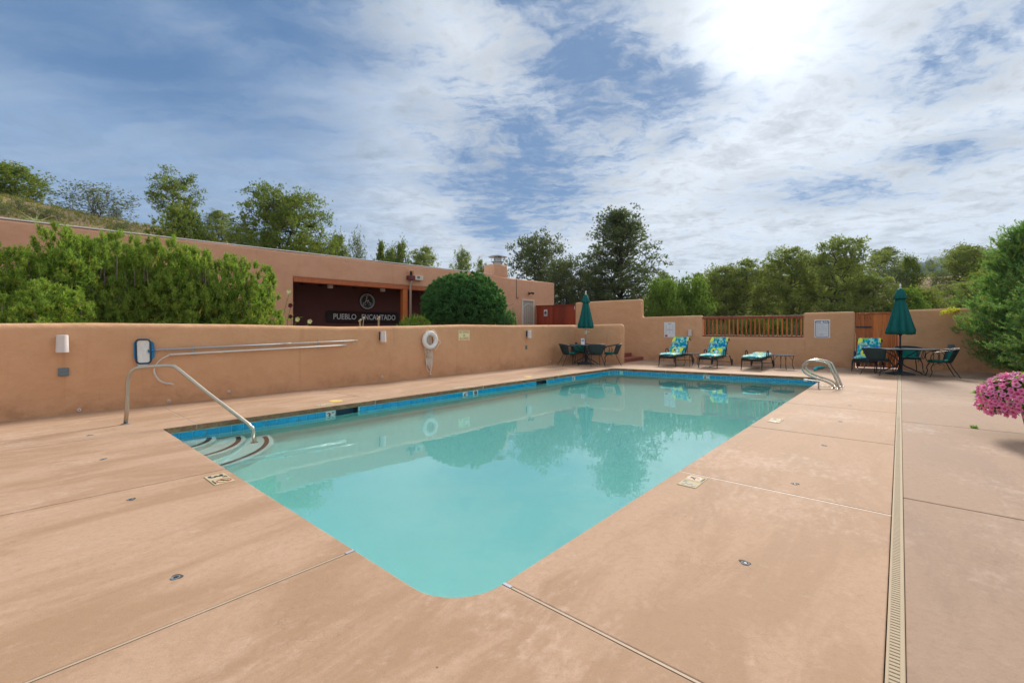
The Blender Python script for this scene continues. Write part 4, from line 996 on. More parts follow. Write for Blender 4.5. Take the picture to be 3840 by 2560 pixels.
mb.box((0, -shh*.33, .0085), (sw*.22, .016, .001)); mb.build('small_print', INKGY, pr)
en = thing('emergency_notice', 'white notice of small print with a red corner block on the far wall', 'sign', mat=bwmat(2511, 1236))
p0, p1 = onplane(2490, 1208.5, BW_P, BW_D), onplane(2531, 1264, BW_P, BW_D); sw = (p1.xy-p0.xy).length; shh = (p0.z-p1.z)
MB().box((0, 0, .004), (sw, shh, .008)).build('sheet', SIGNW, en, bevel=.002)
mb = MB(); rng = random.Random(3)
for c in range(3):
    for j in range(11): mb.box((-sw*.30+c*sw*.30+rng.uniform(-.01, .01), shh*.33-j*shh*.031, .0085), (sw*rng.uniform(.12, .24), shh*.010, .001))
    for j in range(8): mb.box((-sw*.30+c*sw*.30, -shh*.04-j*shh*.031, .0085), (sw*rng.uniform(.10, .22), shh*.010, .001))
mb.box((0, shh*.445, .0085), (sw*.42, shh*.018, .001)).box((sw*.15, -shh*.41, .0085), (sw*.5, shh*.012, .001)).build('small_print', INKGY, en)
MB().box((0, shh*.385, .0085), (sw*.3, shh*.022, .001)).box((0, shh*-.01, .0086), (sw*.55, shh*.016, .001)).box((-sw*.30, -shh*.405, .0085), (sw*.24, shh*.125, .001)).build('red_block', INKR, en)
mb = MB()
for y in (.405, .02, -.30): mb.box((0, shh*y, .0084), (sw*.88, .004, .001))
for x in (-.44, .44): mb.box((sw*x, shh*.05, .0084), (.004, shh*.7, .001))
mb.build('border', INKGY, en)

# ================================================================ rails, ladder, noodle
A3, B3 = V((-5.21, 6.0, 0)), V((-3.60, 6.20, 0))
def hr(k, z): p = A3.lerp(B3, k); return V((p.x, p.y, z))
o = thing('handrail', 'bent stainless steel handrail leading down into the curved corner steps', 'handrail', A3)
pt = [hr(-.012, -.02), hr(.0, .20), hr(.004, .56), hr(.018, .66), hr(.055, .735), hr(.11, .765), hr(.30, .785), hr(.345, .78), hr(.385, .745), hr(.62, .41), hr(.90, .03), hr(.965, -.07), hr(.99, -.17), hr(1.0, -.77)]
pt = [p-A3 for p in pt]
fine = [pt[0], pt[1]]+spline(pt[2:7], 5)[0:]+spline(pt[6:10], 5)[1:]+spline(pt[9:14], 5)[1:]
MB().tube(fine, .0245, 12).build('tube', STEEL, o, smooth=True)
MB().lathe([(.05, 0), (.05, .006), (.03, .012)], 16).build('flange', GREYBOX, o, loc=(-.02, 0, 0)); MB().lathe([(.05, 0), (.05, .006), (.03, .012)], 16).build('flange', GREYBOX, o, loc=hr(1.0, -.758)-A3)
prof = [(-.53, -.01), (-.47, .17), (-.36, .47), (-.30, .535), (-.20, .565), (-.05, .585), (.06, .56), (.13, .49), (.155, .42), (.13, .34), (.07, .28), (-.01, .235), (-.13, .19), (-.26, .15), (-.36, .10), (-.41, .05), (-.43, -.01)]
for u_, lb in ((10.52, 'nearer of the two looped steel grab rails at the pool edge'), (11.02, 'farther of the two looped steel grab rails at the pool edge')):
    o = thing('grab_rail', lb, 'grab rail', U(u_, -.45)); base = U(u_, -.45)
    MB().tube(spline([U(u_, v, z)-base for v, z in prof], 4), .0235, 12).build('tube', STEEL, o, smooth=True)
    for v in (-.53, -.43): MB().lathe([(.055, 0), (.055, .006), (.03, .016)], 14).build('flange', STEEL, o, loc=U(u_, v)-base)
o = thing('pipe_bracket', 'small grey pipe arm reaching over the water beside the grab rails', 'bracket', U(10.26, -.18)); b0 = U(10.26, -.18)
MB().tube([U(10.26, -.18, 0)-b0, U(10.26, -.18, .15)-b0], .016, 8).build('post', GALV, o); MB().tube([U(10.26, -.20, .155)-b0, U(10.26, .05, .17)-b0], .018, 8).build('arm', GALV, o)
MB().tube([U(10.26, .02, .165)-b0, U(10.26, .09, .172)-b0], .03, 8).build('nozzle', WHITEP, o)
p0, p1 = G(3056, 1391), G(3088, 1381.5)
nd_ = spline([p0+V((0, 0, .045)), (p0+p1)/2+V((-.05, .06, .055)), p1+V((0, 0, .05))], 6)
tag(MB().tube(nd_, .042, 12).build('pool_noodle', AQUA, smooth=True), 'short aqua foam pool noodle lying on the deck behind the grab rails', 'pool noodle')

# ================================================================ loungers
def make_lounger(back_deg):
    o = thing('sun_lounger', 'x', 'sun lounger')
    Wd, Lg = .56, 1.72; hx = .98; zf = .345
    mb = MB(); ra_ = .016
    for s in (-1, 1):
        mb.tube([(0, s*Wd/2, zf), (Lg, s*Wd/2, zf)], ra_, 8)
    for x in (0, .33, .66, hx, Lg): mb.tube([(x, -Wd/2, zf), (x, Wd/2, zf)], .012, 6)
    mb.build('frame', IRON, o, smooth=True)
    mb = MB(); n = 9                                            # scroll-work apron at the foot and sides
    mb.add([(0.004, -Wd/2+Wd*i/n, zf-.012-(j*.055)) for j in (0, 1) for i in range(n+1)], [(i, i+1, n+2+i, n+1+i) for i in range(n)])
    for i in range(6): mb.tube(arc((0, 0), .04, 0, math.pi, 6) and [V((-.006, -Wd/2+.05+i*.092+.04*math.cos(a), zf-.02-.035*math.sin(a))) for a in [math.pi*k/6 for k in range(7)]], .006, 5)
    mb.tube([(0, -Wd/2, zf-.067), (0, Wd/2, zf-.067)], .006, 5)
    for s in (-1, 1):
        for i in range(7): mb.tube([V((.08+i*.12+.05*math.cos(a), s*Wd/2, zf-.015-.035*math.sin(a))) for a in [math.pi*k/6 for k in range(7)]], .005, 5)
        mb.tube([(0, s*Wd/2, zf-.05), (hx, s*Wd/2, zf-.05)], .006, 5)
    mb.build('apron', IRON, o)
    for s in (-1, 1):
        MB().tube(spline([(.01, s*Wd/2, zf), (.035, s*(Wd/2+.01), zf-.12), (.02, s*(Wd/2+.012), .08), (-.01, s*(Wd/2+.015), .008)], 4), [.017]*9+[.013]*3+[.016], 7).tube([(-.03, s*(Wd/2+.015), .006), (.03, s*(Wd/2+.015), .006)], .012, 6).tube(spline([(.10, s*Wd/2, zf), (.07, s*Wd/2, zf-.10), (.03, s*(Wd/2+.01), zf-.17)], 3), .010, 6).build('leg', IRON, o, smooth=True)
        MB().tube(spline([(Lg-.32, s*Wd/2, zf), (Lg-.10, s*(Wd/2+.01), zf-.02), (Lg-.03, s*(Wd/2+.02), zf-.12), (Lg+.0, s*(Wd/2+.03), .12)], 4), .015, 7).build('leg', IRON, o, smooth=True)
        wh = MB(); wh.tube([(Lg+.0+.115*math.cos(a), s*(Wd/2+.055), .125+.115*math.sin(a)) for a in [2*math.pi*k/24 for k in range(24)]], .012, 6, closed=True)
        wh = wh.build('wheel', IRON, o, smooth=True)
        sp_ = MB()
        for k in range(6): a = math.pi*k/3; sp_.bar((Lg, s*(Wd/2+.055), .125), (Lg+.11*math.cos(a), s*(Wd/2+.055), .125+.11*math.sin(a)), .011)
        sp_.tube([(Lg, s*(Wd/2+.03), .125), (Lg, s*(Wd/2+.075), .125)], .022, 8).build('spokes', IRON, wh)
        MB().tube(spline([(.70, s*(Wd/2+.02), zf), (.68, s*(Wd/2+.03), zf+.12), (.74, s*(Wd/2+.035), zf+.22), (.88, s*(Wd/2+.035), zf+.235), (.97, s*(Wd/2+.03), zf+.15), (.97, s*(Wd/2+.02), zf)], 4), .017, 7).build('arm', IRONG, o, smooth=True)
    MB().tube([(Lg, -Wd/2-.05, .125), (Lg, Wd/2+.05, .125)], .010, 6).build('axle', IRON, o)
    th = R(back_deg); bl = .78
    def bk(d, y, h): return V((hx+math.cos(th)*d-math.sin(th)*h, y, zf+math.sin(th)*d+math.cos(th)*h))
    mb = MB()
    for s in (-1, 1): mb.tube([bk(0, s*Wd/2, 0), bk(bl, s*Wd/2, 0)], .014, 7)
    for d in (.02, .25, .5, bl): mb.tube([bk(d, -Wd/2, 0), bk(d, Wd/2, 0)], .010, 6)
    if back_deg > 10:
        for s in (-1, 1): mb.tube([bk(.45, s*Wd/2, 0), (hx+.30, s*Wd/2, zf)], .009, 6)
        for s in (-1, 1): mb.lathe([(.02, -.03), (.03, 0), (.02, .03)], 8, bk(bl-.02, s*(Wd/2+.02), 0)).tube([bk(bl-.02, s*(Wd/2+.02), 0), bk(bl-.03, s*(Wd/2+.04), -.09)], .008, 5)
    mb.build('backrest_frame', IRON, o, smooth=True)
    def pad(fn, L0, L1, n, name):
        mb = MB(); nx, ny = n, 8; hh = .095
        for side in (0, 1):
            for i in range(nx+1):
                for j in range(ny+1):
                    fx, fy = i/nx, j/ny; ex = min(fx, 1-fx)*(L1-L0); ey = min(fy, 1-fy)*(Wd+.02)
                    edge = min(1, min(ex, ey)/.05); dome = .6+.4*math.sqrt(max(0, 1-(1-edge)**2))
                    h = hh*(dome if side else (1-dome))+.004*math.sin(fx*23)*math.sin(fy*9)*side
                    mb.v.append(fn(L0+(L1-L0)*fx, (fy-.5)*(Wd+.02), .016+h))
        m_ = (nx+1)*(ny+1)
        for side in (0, 1):
            for i in range(nx):
                for j in range(ny):
                    q = side*m_+i*(ny+1)+j; f = (q, q+1, q+ny+2, q+ny+1); mb.f.append(f[::-1] if side == 0 else f)
        rim = [i*(ny+1) for i in range(nx+1)]+[nx*(ny+1)+j for j in range(1, ny+1)]+[i*(ny+1)+ny for i in range(nx-1, -1, -1)]+[j for j in range(ny-1, 0, -1)]
        for a, b in zip(rim, rim[1:]+rim[:1]): mb.f.append((a, b, m_+b, m_+a))
        c = mb.build(name, FLORAL, o, smooth=True); return c
    st = lambda d, y, h: V((d, y, zf+h))
    pad(st, -.02, hx+(.0 if back_deg < 10 else .03), 14, 'seat_cushion')
    b1 = pad(bk, .03 if back_deg > 10 else .02, .50, 8, 'back_cushion'); b2 = pad(bk, .505, bl+.02, 6, 'head_cushion')
    for s in (-1, 1): MB().tube([(.35, s*.25, zf-.01), (.36, s*.26, zf-.10), (.34, s*.265, zf-.20)], .004, 4).build('tie', IRON, o)
    return o
lg = 'floral loungers along the far wall'
lA = make_lounger(50); lC = make_lounger(3)
def lounger_at(o, fl, fr_, label, dang=0):
    a, b = G(*fl), G(*fr_); mid = (a+b)/2; w = b-a; ang = math.atan2(w.y, w.x)+math.pi/2+R(dang)
    return fixed(o, (mid.x, mid.y, 0), ang, label, lg)
LA = R(50.5)
def lput(o, fl, fr_, label, ang=LA):
    a, b = G(*fl), G(*fr_); mid = (a+b)/2; return fixed(o, (mid.x, mid.y, 0), ang, label, lg)
lput(lA, (2470, 1371.7), (2534, 1374.6), 'floral cushioned iron lounger below the emergency notice, nearest the brick steps')
lput(copy_tree(lA), (2619, 1377.6), (2690, 1381.5), 'upright floral lounger in front of the railing, second from the brick steps')
lput(lC, (2778, 1385.7), (2858, 1388), 'floral lounger laid flat in front of the railing')
lput(copy_tree(lA), (3196, 1391.4), (3286, 1397), 'floral lounger standing before the wooden gate behind the table', R(46))

# ================================================================ small iron side tables
def side_table(r):
    o = thing('side_table', 'x', 'side table')
    MB().lathe([(.01, .43), (r-.01, .43), (r, .438), (r, .446), (r-.012, .45), (.01, .449)], 28).build('table_top', IRONG, o)
    for k in range(4):
        a = math.pi/4+k*math.pi/2; c, s = math.cos(a), math.sin(a)
        MB().tube(spline([(c*(r-.03), s*(r-.03), .43), (c*(r-.05), s*(r-.05), .30), (c*(r-.07), s*(r-.07), .12), (c*(r-.02), s*(r-.02), .008), (c*(r+.01), s*(r+.01), .006)], 4), .0095, 6).tube(spline([(c*(r-.055), s*(r-.055), .26), (c*(r-.13), s*(r-.13), .37), (c*(r-.2), s*(r-.2), .43)], 3), .007, 5).build('leg', IRON, o, smooth=True)
    return o
fixed(side_table(.27), (6.24, 15.45, 0), .2, 'small round iron side table between the two upright loungers', 'iron side tables')
fixed(side_table(.33), (8.87, 14.50, 0), .5, 'round iron side table to the right of the flat lounger', 'iron side tables')
tw = G(2702, 1371)
tag(MB().tube([G(2660, 1376.5)+V((0, 0, .012)), G(2716, 1367.5)+V((0, 0, .016))], [.012, .006], 6).build('fallen_twig', BARK), 'thin dark stick lying under the second lounger', 'stick')

# ================================================================ dining sets
def make_chair():
    o = thing('garden_chair', 'x', 'chair'); zs = .40         # faces +x
    MB().tube([(.24*math.cos(a)+.02, .25*math.sin(a), zs) for a in [2*math.pi*k/24 for k in range(24)]], .013, 7, closed=True).build('seat_frame', IRON, o, smooth=True)
    mb = MB(); mb.lathe([(.01, zs+.01), (.20, zs+.008), (.235, zs+.022), (.235, zs+.045), (.20, zs+.060), (.01, zs+.066)], 24, (.02, 0, 0)); mb.build('seat_cushion', GREENC, o, smooth=True)
    def back(a, f):    # barrel back: a = angle round from the rear, f = 0 seat .. 1 rim
        r = .25+.085*f; return V((.02-r*math.cos(a)-.05*f, r*math.sin(a)*(1.0+.06*f), zs+.02+.34*f-.05*f*(abs(a)/1.3)**2))
    n, m_ = 16, 6; mb = MB()
    for j in range(m_+1):
        for i in range(n+1): mb.v.append(back(-1.15+2.3*i/n, j/m_))
    for j in range(m_):
        for i in range(n): q = j*(n+1)+i; mb.f.append((q, q+1, q+n+2, q+n+1))
    b = mb.build('backrest', MESHG, o, smooth=True); so_ = b.modifiers.new('thickness', 'SOLIDIFY'); so_.thickness = .006
    mb = MB()
    for j in range(m_):
        for i in range(n+1): p = back(-.85+1.7*i/n, .04+.80*j/(m_-1)); c_ = V((.02, 0, p.z)); d = (c_-p).normalized(); mb.v.append(p+d*(.018+.012*abs(math.sin(i*math.pi/4))))
    for j in range(m_-1):
        for i in range(n): q = j*(n+1)+i; mb.f.append((q, q+1, q+n+2, q+n+1))
    mb.build('back_cushion', GREENC, o, smooth=True)
    rim = [back(-1.2+2.4*i/20, 1.0)+V((0, 0, .004)) for i in range(21)]
    e0, e1 = rim[0], rim[-1]
    arm0 = [V((.24, -.285, zs+.20)), V((.16, -.305, zs+.265))]; arm1 = [V((.16, .305, zs+.265)), V((.24, .285, zs+.20))]
    MB().tube(arm0+rim+arm1, .012, 7).build('top_rail', IRON, o, smooth=True)
    for s in (-1, 1):
        MB().tube(spline([(.24, s*.285, zs+.20), (.255, s*.275, zs+.10), (.22, s*.25, zs)], 4), .010, 6).tube(spline([(.10, s*.30, zs+.27), (.08, s*.29, zs+.12), (.12, s*.25, zs)], 4), .008, 6).tube(spline([(.04, s*.31, zs+.28), (-.02, s*.29, zs+.15), (.02, s*.25, zs)], 4), .008, 6).build('arm', IRON, o, smooth=True)
        MB().tube(spline([(.17, s*.20, zs), (.24, s*.23, zs-.16), (.22, s*.235, .14), (.26, s*.25, .008), (.285, s*.255, .008)], 4), .011, 6).tube(spline([(.20, s*.215, zs-.08), (.06, s*.20, zs-.02), (-.04, s*.2, zs-.10)], 4), .007, 5).build('leg', IRON, o, smooth=True)
        MB().tube(spline([(-.14, s*.17, zs), (-.20, s*.20, zs-.15), (-.27, s*.235, .12), (-.33, s*.25, .008), (-.355, s*.25, .008)], 4), .011, 6).build('leg', IRON, o, smooth=True)
    return o
chair = make_chair(); first = [True]
cgrp = 'green cushioned iron chairs at the two tables'
def put_chair(x, y, face, label):
    o = chair if first[0] else copy_tree(chair); first[0] = False
    return fixed(o, (x, y, 0), math.atan2(face[1], face[0]), label, cgrp)
T1 = V((2.73, 16.42)); T2 = V((11.12, 12.70))
put_chair(2.05, 15.95, (1, .25), 'green iron chair on the wall side of the table under the left umbrella, facing right')
put_chair(2.93, 15.62, (-.12, 1), 'green iron chair with its back to the pool at the table by the low wall')
put_chair(3.62, 16.12, (-1, .20), 'green iron chair at the rounded wall end beside the brick steps')
put_chair(2.60, 17.02, (.1, -1), 'green iron chair tucked between the left table and the wall')
put_chair(10.42, 12.62, (.93, .30), 'dark iron chair with its back to the viewer left of the right umbrella')
put_chair(12.00, 13.38, (-.45, -.9), 'iron chair with green back cushion behind the right umbrella table')
put_chair(11.62, 12.02, (-.80, .50), 'iron chair turned sideways nearest the pine on the right')
def dining_table(o_name, label, c, rx, ry, zt):
    o = thing('dining_table', label, 'table', (c.x, c.y, 0), 0, 'iron dining tables')
    mb = MB(); mb.lathe([(.025, zt-.02), (rx-.02, zt-.02), (rx, zt-.012), (rx, zt+.004), (rx-.015, zt+.010), (.025, zt+.008)], 36)
    for p in mb.v: p.y *= ry/rx
    mb.build('table_top', IRONG, o)
    MB().tube([(0, 0, .10), (0, 0, zt-.02)], .035, 10).build('column', IRONG, o, smooth=True)
    for k in range(4):
        a = math.pi/4+k*math.pi/2+.2; cx, sx_ = math.cos(a), math.sin(a)
        MB().tube(spline([(cx*.03, sx_*.03, .34), (cx*.10, sx_*.10, .24), (cx*.30, sx_*.30, .13), (cx*.44, sx_*.44, .06), (cx*.46, sx_*.46, .008)], 4), .017, 7).build('leg', IRONG, o, smooth=True)
        MB().tube(spline([(cx*.03, sx_*.03, .36), (cx*.14, sx_*.14, .50), (cx*.40, sx_*.40, zt-.02)], 4), .013, 7).build('brace', IRONG, o, smooth=True)
    return o
dining_table('', 'round grey iron table under the left umbrella beside the low wall', T1, .60, .60, .715)
dining_table('', 'wide grey iron table under the right umbrella before the gate', T2, .90, .72, .725)
def umbrella(c, label, ztop, zlow, rlow, square, nf, seed):
    o = thing('patio_umbrella', label, 'umbrella', (c.x, c.y, 0), 0, 'closed green umbrellas')
    rng = random.Random(seed)
    MB().tube([(0, 0, .02), (0, 0, ztop)], .020, 10).build('pole', GALV if square else IRONG, o, smooth=True)
    if square: MB().add([(x*k, y*k, z) for z, k in ((.004, .26), (.03, .26), (.05, .18), (.11, .04)) for x, y in ((-1, -1), (1, -1), (1, 1), (-1, 1))], [(0, 3, 2, 1)]+[(4*i+j, 4*i+(j+1) % 4, 4*i+4+(j+1) % 4, 4*i+4+j) for i in range(3) for j in range(4)]+[(12, 13, 14, 15)]).build('base', IRONG, o)
    else: MB().lathe([(.33, .004), (.33, .02), (.26, .045), (.12, .08), (.05, .10), (.04, .16)], 28).build('base', IRONG, o, smooth=True)
    n = nf*8; zt = ztop-.27
    def fold(a, k, amp): return 1+amp*(abs(math.cos(a*nf/2+k))-.55)
    prof = [(.075, zt), (.075+(rlow-.075)*.22, zt-(zt-zlow)*.2), (.075+(rlow-.075)*.47, zt-(zt-zlow)*.45), (.075+(rlow-.075)*.74, zt-(zt-zlow)*.72), (rlow*.97, zlow+.06), (rlow*.96, zlow)]
    mb = MB(); ph = rng.random()*3
    for i, (r, z) in enumerate(prof):
        for k in range(n):
            a = 2*math.pi*k/n; amp = .16+.34*min(1, i/4); rr = r*fold(a, ph, amp)*(1+.03*math.sin(3*a+i))
            zz_ = z+(.07*(abs(math.cos(a*nf/2+ph))-.6) if i >= 4 else 0)
            if i == 5: zz_ -= .05*abs(math.cos(a*nf/2+ph))
            mb.v.append(V((math.cos(a)*rr, math.sin(a)*rr, zz_)))
    for i in range(len(prof)-1):
        for k in range(n): k2 = (k+1) % n; mb.f.append((i*n+k, i*n+k2, (i+1)*n+k2, (i+1)*n+k))
    c_ = mb.build('canopy', GREEN, o, smooth=True); c_.modifiers.new('thickness', 'SOLIDIFY').thickness = .006
    mb = MB(); top = [(.02, ztop-.05), (.075, ztop-.09), (.11, ztop-.22), (.145, ztop-.33), (.135, ztop-.35)]
    for i, (r, z) in enumerate(top):
        for k in range(n):
            a = 2*math.pi*k/n; rr = r*fold(a, ph+.4, .05+.20*i/4); mb.v.append(V((math.cos(a)*rr, math.sin(a)*rr, z)))
    for i in range(len(top)-1):
        for k in range(n): k2 = (k+1) % n; mb.f.append((i*n+k, i*n+k2, (i+1)*n+k2, (i+1)*n+k))
    v_ = mb.build('vent_cap', GREEN, o, smooth=True); v_.modifiers.new('thickness', 'SOLIDIFY').thickness = .005
    MB().lathe([(.02, ztop-.06), (.032, ztop-.03), (.015, ztop), (.026, ztop+.03), (.022, ztop+.06), (.003, ztop+.09)], 12).build('finial', WHITEP, o, smooth=True)
    MB().lathe([(.03, 1.10), (.042, 1.13), (.042, 1.24), (.03, 1.27)], 10).build('crank_housing', CREAM if square else IRONG, o); MB().tube([(.03, -.02, 1.20), (.09, -.04, 1.20), (.14, -.05, 1.185)], .010, 6).build('crank_handle', WHITEP if square else IRONG, o)
    return o
umbrella(T1, 'closed green umbrella in the left table with a pale crank below the canopy', 2.62, 1.36, .245, True, 8, 1)
umbrella(T2, 'closed green umbrella in the right table before the wooden gate', 2.50, 1.17, .285, False, 8, 5)
cd = thing('menu_card', 'upright white card stand with blue print on the left table', 'card', (T1.x-.13, T1.y-.12, .726), .15)
MB().box((0, 0, .115), (.13, .010, .23), m=Matrix.Rotation(R(-6), 3, 'X')).box((0, .03, .008), (.13, .10, .008)).build('card', SIGNW, cd); MB().box((0, -.010, .18), (.09, .002, .02)).box((0, -.004, .12), (.10, .002, .035)).box((0, .003, .06), (.10, .002, .03)).build('print', INKB, cd)
# ================================================================ vegetation
def unit(a): return a/np.maximum(np.linalg.norm(a, axis=-1, keepdims=True), 1e-9)
def tufts(rng, P, D, k, L, w, spread):
    """k narrow blades at every point, fanning round its direction"""
    n = len(P); d = np.repeat(unit(D), k, 0)+rng.normal(0, spread, (n*k, 3)); d = unit(d)
    b = np.repeat(P, k, 0)+rng.normal(0, L*.08, (n*k, 3)); l = L*rng.uniform(.6, 1.15, (n*k, 1))
    s = unit(np.cross(d, rng.normal(0, 1, (n*k, 3))))*w*.5*rng.uniform(.7, 1.2, (n*k, 1))
    v = np.stack([b-s, b+s, b+d*l], 1).reshape(-1, 3)
    return v
def tri_mesh(name, v, mat):
    me = np_mesh(name, v, np.arange(len(v)).reshape(-1, 3)); me.materials.append(mat); return me
def limb(mb, a, b, r0, r1, rng, bend=.12, n=4, sides=5):
    a, b = V(a), V(b); L_ = (b-a).length; pts = [a.lerp(b, i/n)+V(rng.normal(0, L_*bend*.35, 3))*(0 if i in (0, n) else 1) for i in range(n+1)]
    mb.tube(pts, [r0+(r1-r0)*i/n for i in range(n+1)], sides, cap=False); return pts
PROF = {'round': lambda h: math.sqrt(max(0.02, 1-((h-.45)/.58)**2)), 'cone': lambda h: max(.06, (1.02-h)**.62)*(.80+.40*min(1, h*3)),
        'flat': lambda h: .55+.5*h if h < .8 else .95-(h-.8)*1.8, 'bush': lambda h: math.sqrt(max(.03, 1-(max(0, h-.25)/.78)**2)), 'spire': lambda h: max(.05, (1.0-h)**.9)*(.6+.6*min(1, h*3))}
def make_tree(seed, H, Rd, form, nl=44, ncl=6, nt_=14, blade=(.125, .032), k=9, h0=.16, stems=1, flat=.55, gap=.0, csize=.17, lean=0.0):
    rng = np.random.default_rng(seed); mb = MB(); P = []; D = []; prof = PROF[form]
    tops = []
    for s in range(stems):
        a = s*2.4+rng.uniform(0, 1); off = V((math.cos(a), math.sin(a), 0))*(Rd*.28 if stems > 1 else Rd*.08)
        tops.append(limb(mb, off*.15, V((off.x+lean*Rd, off.y, H*.93)), .032*H**.9/(stems**.5), .006*H, rng, .10, 7, 7))
    for i in range(nl):
        f = (i+rng.uniform(.1, .9))/nl; h = h0+(1-h0)*f; st = tops[i % stems]
        if rng.uniform() < gap: continue
        az = i*2.39996+rng.normal(0, .35); rad = Rd*prof(h)*rng.uniform(.62, 1.12)
        zt = H*h; kk = max(0.02, min(.98, (zt-.22*rad)/(H*.93)))*7; a = st[int(kk)].lerp(st[min(7, int(kk)+1)], kk-int(kk))
        e = V((math.cos(az)*rad+st[-1].x*h*.5, math.sin(az)*rad+st[-1].y*h*.5, zt+.10*rad+rng.normal(0, .03*H)))
        pts = limb(mb, a, e, .010*H*(1-.6*h)+.004, .006, rng, .16, 5, 4)
        for j in range(ncl):
            g_ = .30+.70*(j+rng.uniform(0, 1))/ncl; q = min(4.999, g_*5); c = pts[int(q)].lerp(pts[int(q)+1], q-int(q))
            c = c+V(rng.normal(0, Rd*.085, 3))+V((0, 0, Rd*.03))
            limb(mb, pts[int(q)], c, .006+.002*H/4, .003, rng, .1, 2, 3)
            cs_ = Rd*csize*rng.uniform(.6, 1.25); m = int(nt_*rng.uniform(.6, 1.4))
            o = rng.normal(0, 1, (m, 3))*np.array([1, 1, flat])*cs_*.62
            P.append(np.array(c)+o); out = np.array([c.x, c.y, 0])*.6/Rd+np.array([0, 0, .55])
            D.append(unit(o+1e-6)*.7+out)
    P = np.concatenate(P); D = np.concatenate(D)
    # leader tuft
    v = tufts(rng, P, D, k, blade[0], blade[1], .55)
    return mb, v
NEED_P = leaf('pinon_needles', (.082, .116, .034), (.212, .246, .080), (.20, .17, .06))
NEED_D = leaf('dark_needles', (.042, .062, .032), (.120, .145, .068), (.15, .12, .06))
NEED_J = leaf('juniper_scales', (.055, .090, .018), (.160, .195, .036), (.26, .20, .05))
NEED_G = leaf('grey_juniper', (.060, .085, .040), (.135, .160, .080), (.19, .16, .11))
NEED_B = leaf('bright_shrub', (.050, .095, .018), (.130, .190, .040))
NEED_M = leaf('mugo_needles', (.062, .118, .016), (.220, .300, .055), (.34, .24, .06), ns=5.5)
NEED_C = leaf('clipped_mugo', (.020, .068, .024), (.088, .185, .056), None, ns=3.0)
NEED_S = leaf('spruce_needles', (.050, .115, .032), (.165, .265, .080), (.28, .20, .05), ns=1.8)
YUC = leaf('yucca_blades', (.16, .20, .10), (.30, .33, .18))
LEAFF = leaf('petunia_leaves', (.06, .13, .02), (.14, .24, .04))
GRASS = leaf('dry_grass', (.10, .12, .03), (.22, .20, .07))
KINDS = {}
def kind(key, mat, **kw):
    mb, v = make_tree(**kw); t = mb.mesh(key+'_trunk', smooth=True); t.materials.append(BARK)
    KINDS[key] = (t, tri_mesh(key+'_crown', v, mat), kw['H'], kw['Rd'])
kind('pinon_a', NEED_P, seed=1, H=5, Rd=2.4, form='round', nl=58, ncl=7, nt_=20, csize=.105)
kind('pinon_b', NEED_P, seed=2, H=5, Rd=2.6, form='bush', nl=56, ncl=7, nt_=20, stems=2, h0=.10, csize=.105)
kind('pinon_flat', NEED_J, seed=33, H=3.6, Rd=2.2, form='flat', nl=30, ncl=7, nt_=20, h0=.34, gap=.08, csize=.10, blade=(.11, .028))
kind('big_pinon', NEED_J, seed=4, H=5, Rd=2.9, form='round', nl=76, ncl=8, nt_=24, h0=.08, stems=2, csize=.095, blade=(.12, .030))
kind('conifer', NEED_D, seed=5, H=8, Rd=3.4, form='cone', nl=100, ncl=9, nt_=18, h0=.08, csize=.085, blade=(.13, .032), gap=.08)
kind('dark_pinon', NEED_D, seed=6, H=6, Rd=2.8, form='round', nl=76, ncl=7, nt_=22, h0=.05, csize=.11, stems=2, blade=(.13, .034))
kind('juniper_a', NEED_J, seed=7, H=3, Rd=1.7, form='bush', nl=40, ncl=5, nt_=16, h0=.05, stems=3, flat=1.1, blade=(.15, .035))
kind('juniper_b', NEED_G, seed=8, H=2.6, Rd=2.2, form='bush', nl=34, ncl=5, nt_=11, h0=.12, stems=4, flat=.9, gap=.15, csize=.14, blade=(.12, .032))
kind('spire', NEED_J, seed=9, H=3, Rd=.85, form='spire', nl=40, ncl=4, nt_=11, h0=.03, flat=1.2, blade=(.15, .035), csize=.22)
kind('shrub', NEED_B, seed=10, H=2.6, Rd=1.7, form='bush', nl=44, ncl=5, nt_=15, h0=.04, stems=3, flat=1.0, blade=(.15, .04))
TR = {'pinon_a': 'pinon_tree', 'pinon_b': 'pinon_tree', 'pinon_flat': 'pinon_tree', 'big_pinon': 'pinon_tree', 'conifer': 'conifer_tree', 'dark_pinon': 'pinon_tree', 'juniper_a': 'juniper', 'juniper_b': 'juniper', 'spire': 'juniper', 'shrub': 'leafy_shrub'}
trng = random.Random(11)
def plant(key, px, ytop, y, wpx, label, group=None, cat='tree', rz=None, sink=.1):
    tm, cm, H0, R0 = KINDS[key]; x = X_at(px, y); zb = hgt(x, y)-sink; zt = Z_at(ytop, y)
    s = max(.25, (zt-zb)/H0/1.02); r = max(.2, wpx/2/F*y/R0/1.02)
    o = thing(TR[key], label, cat, (x, y, zb), trng.uniform(0, 6.28) if rz is None else rz, group)
    mk('trunk', tm, None, o); mk('crown', cm, None, o); o.scale = (r, r, s); return o
HL = 'junipers and pinons on the hill above the house'
plant('juniper_a', 45, 628, 27, 260, 'bushy juniper cut by the left frame edge on the hilltop')
plant('juniper_b', 372, 712, 29, 270, 'grey thin juniper with bare twigs on the hill crest')
plant('pinon_flat', 650, 668, 30, 235, 'open flat topped pinon with visible limbs standing alone on the hill', rz=.4)
plant('pinon_b', 820, 795, 32, 150, 'low round pinon just right of the flat topped one')
plant('juniper_a', 690, 800, 24, 250, 'yellow green juniper at the roof edge below the flat topped pinon')
plant('pinon_a', 905, 845, 30, 130, 'small pinon at the left foot of the big round pinon')
plant('big_pinon', 1078, 722, 29, 365, 'big round crowned pinon rising over the house roof', rz=1.1)
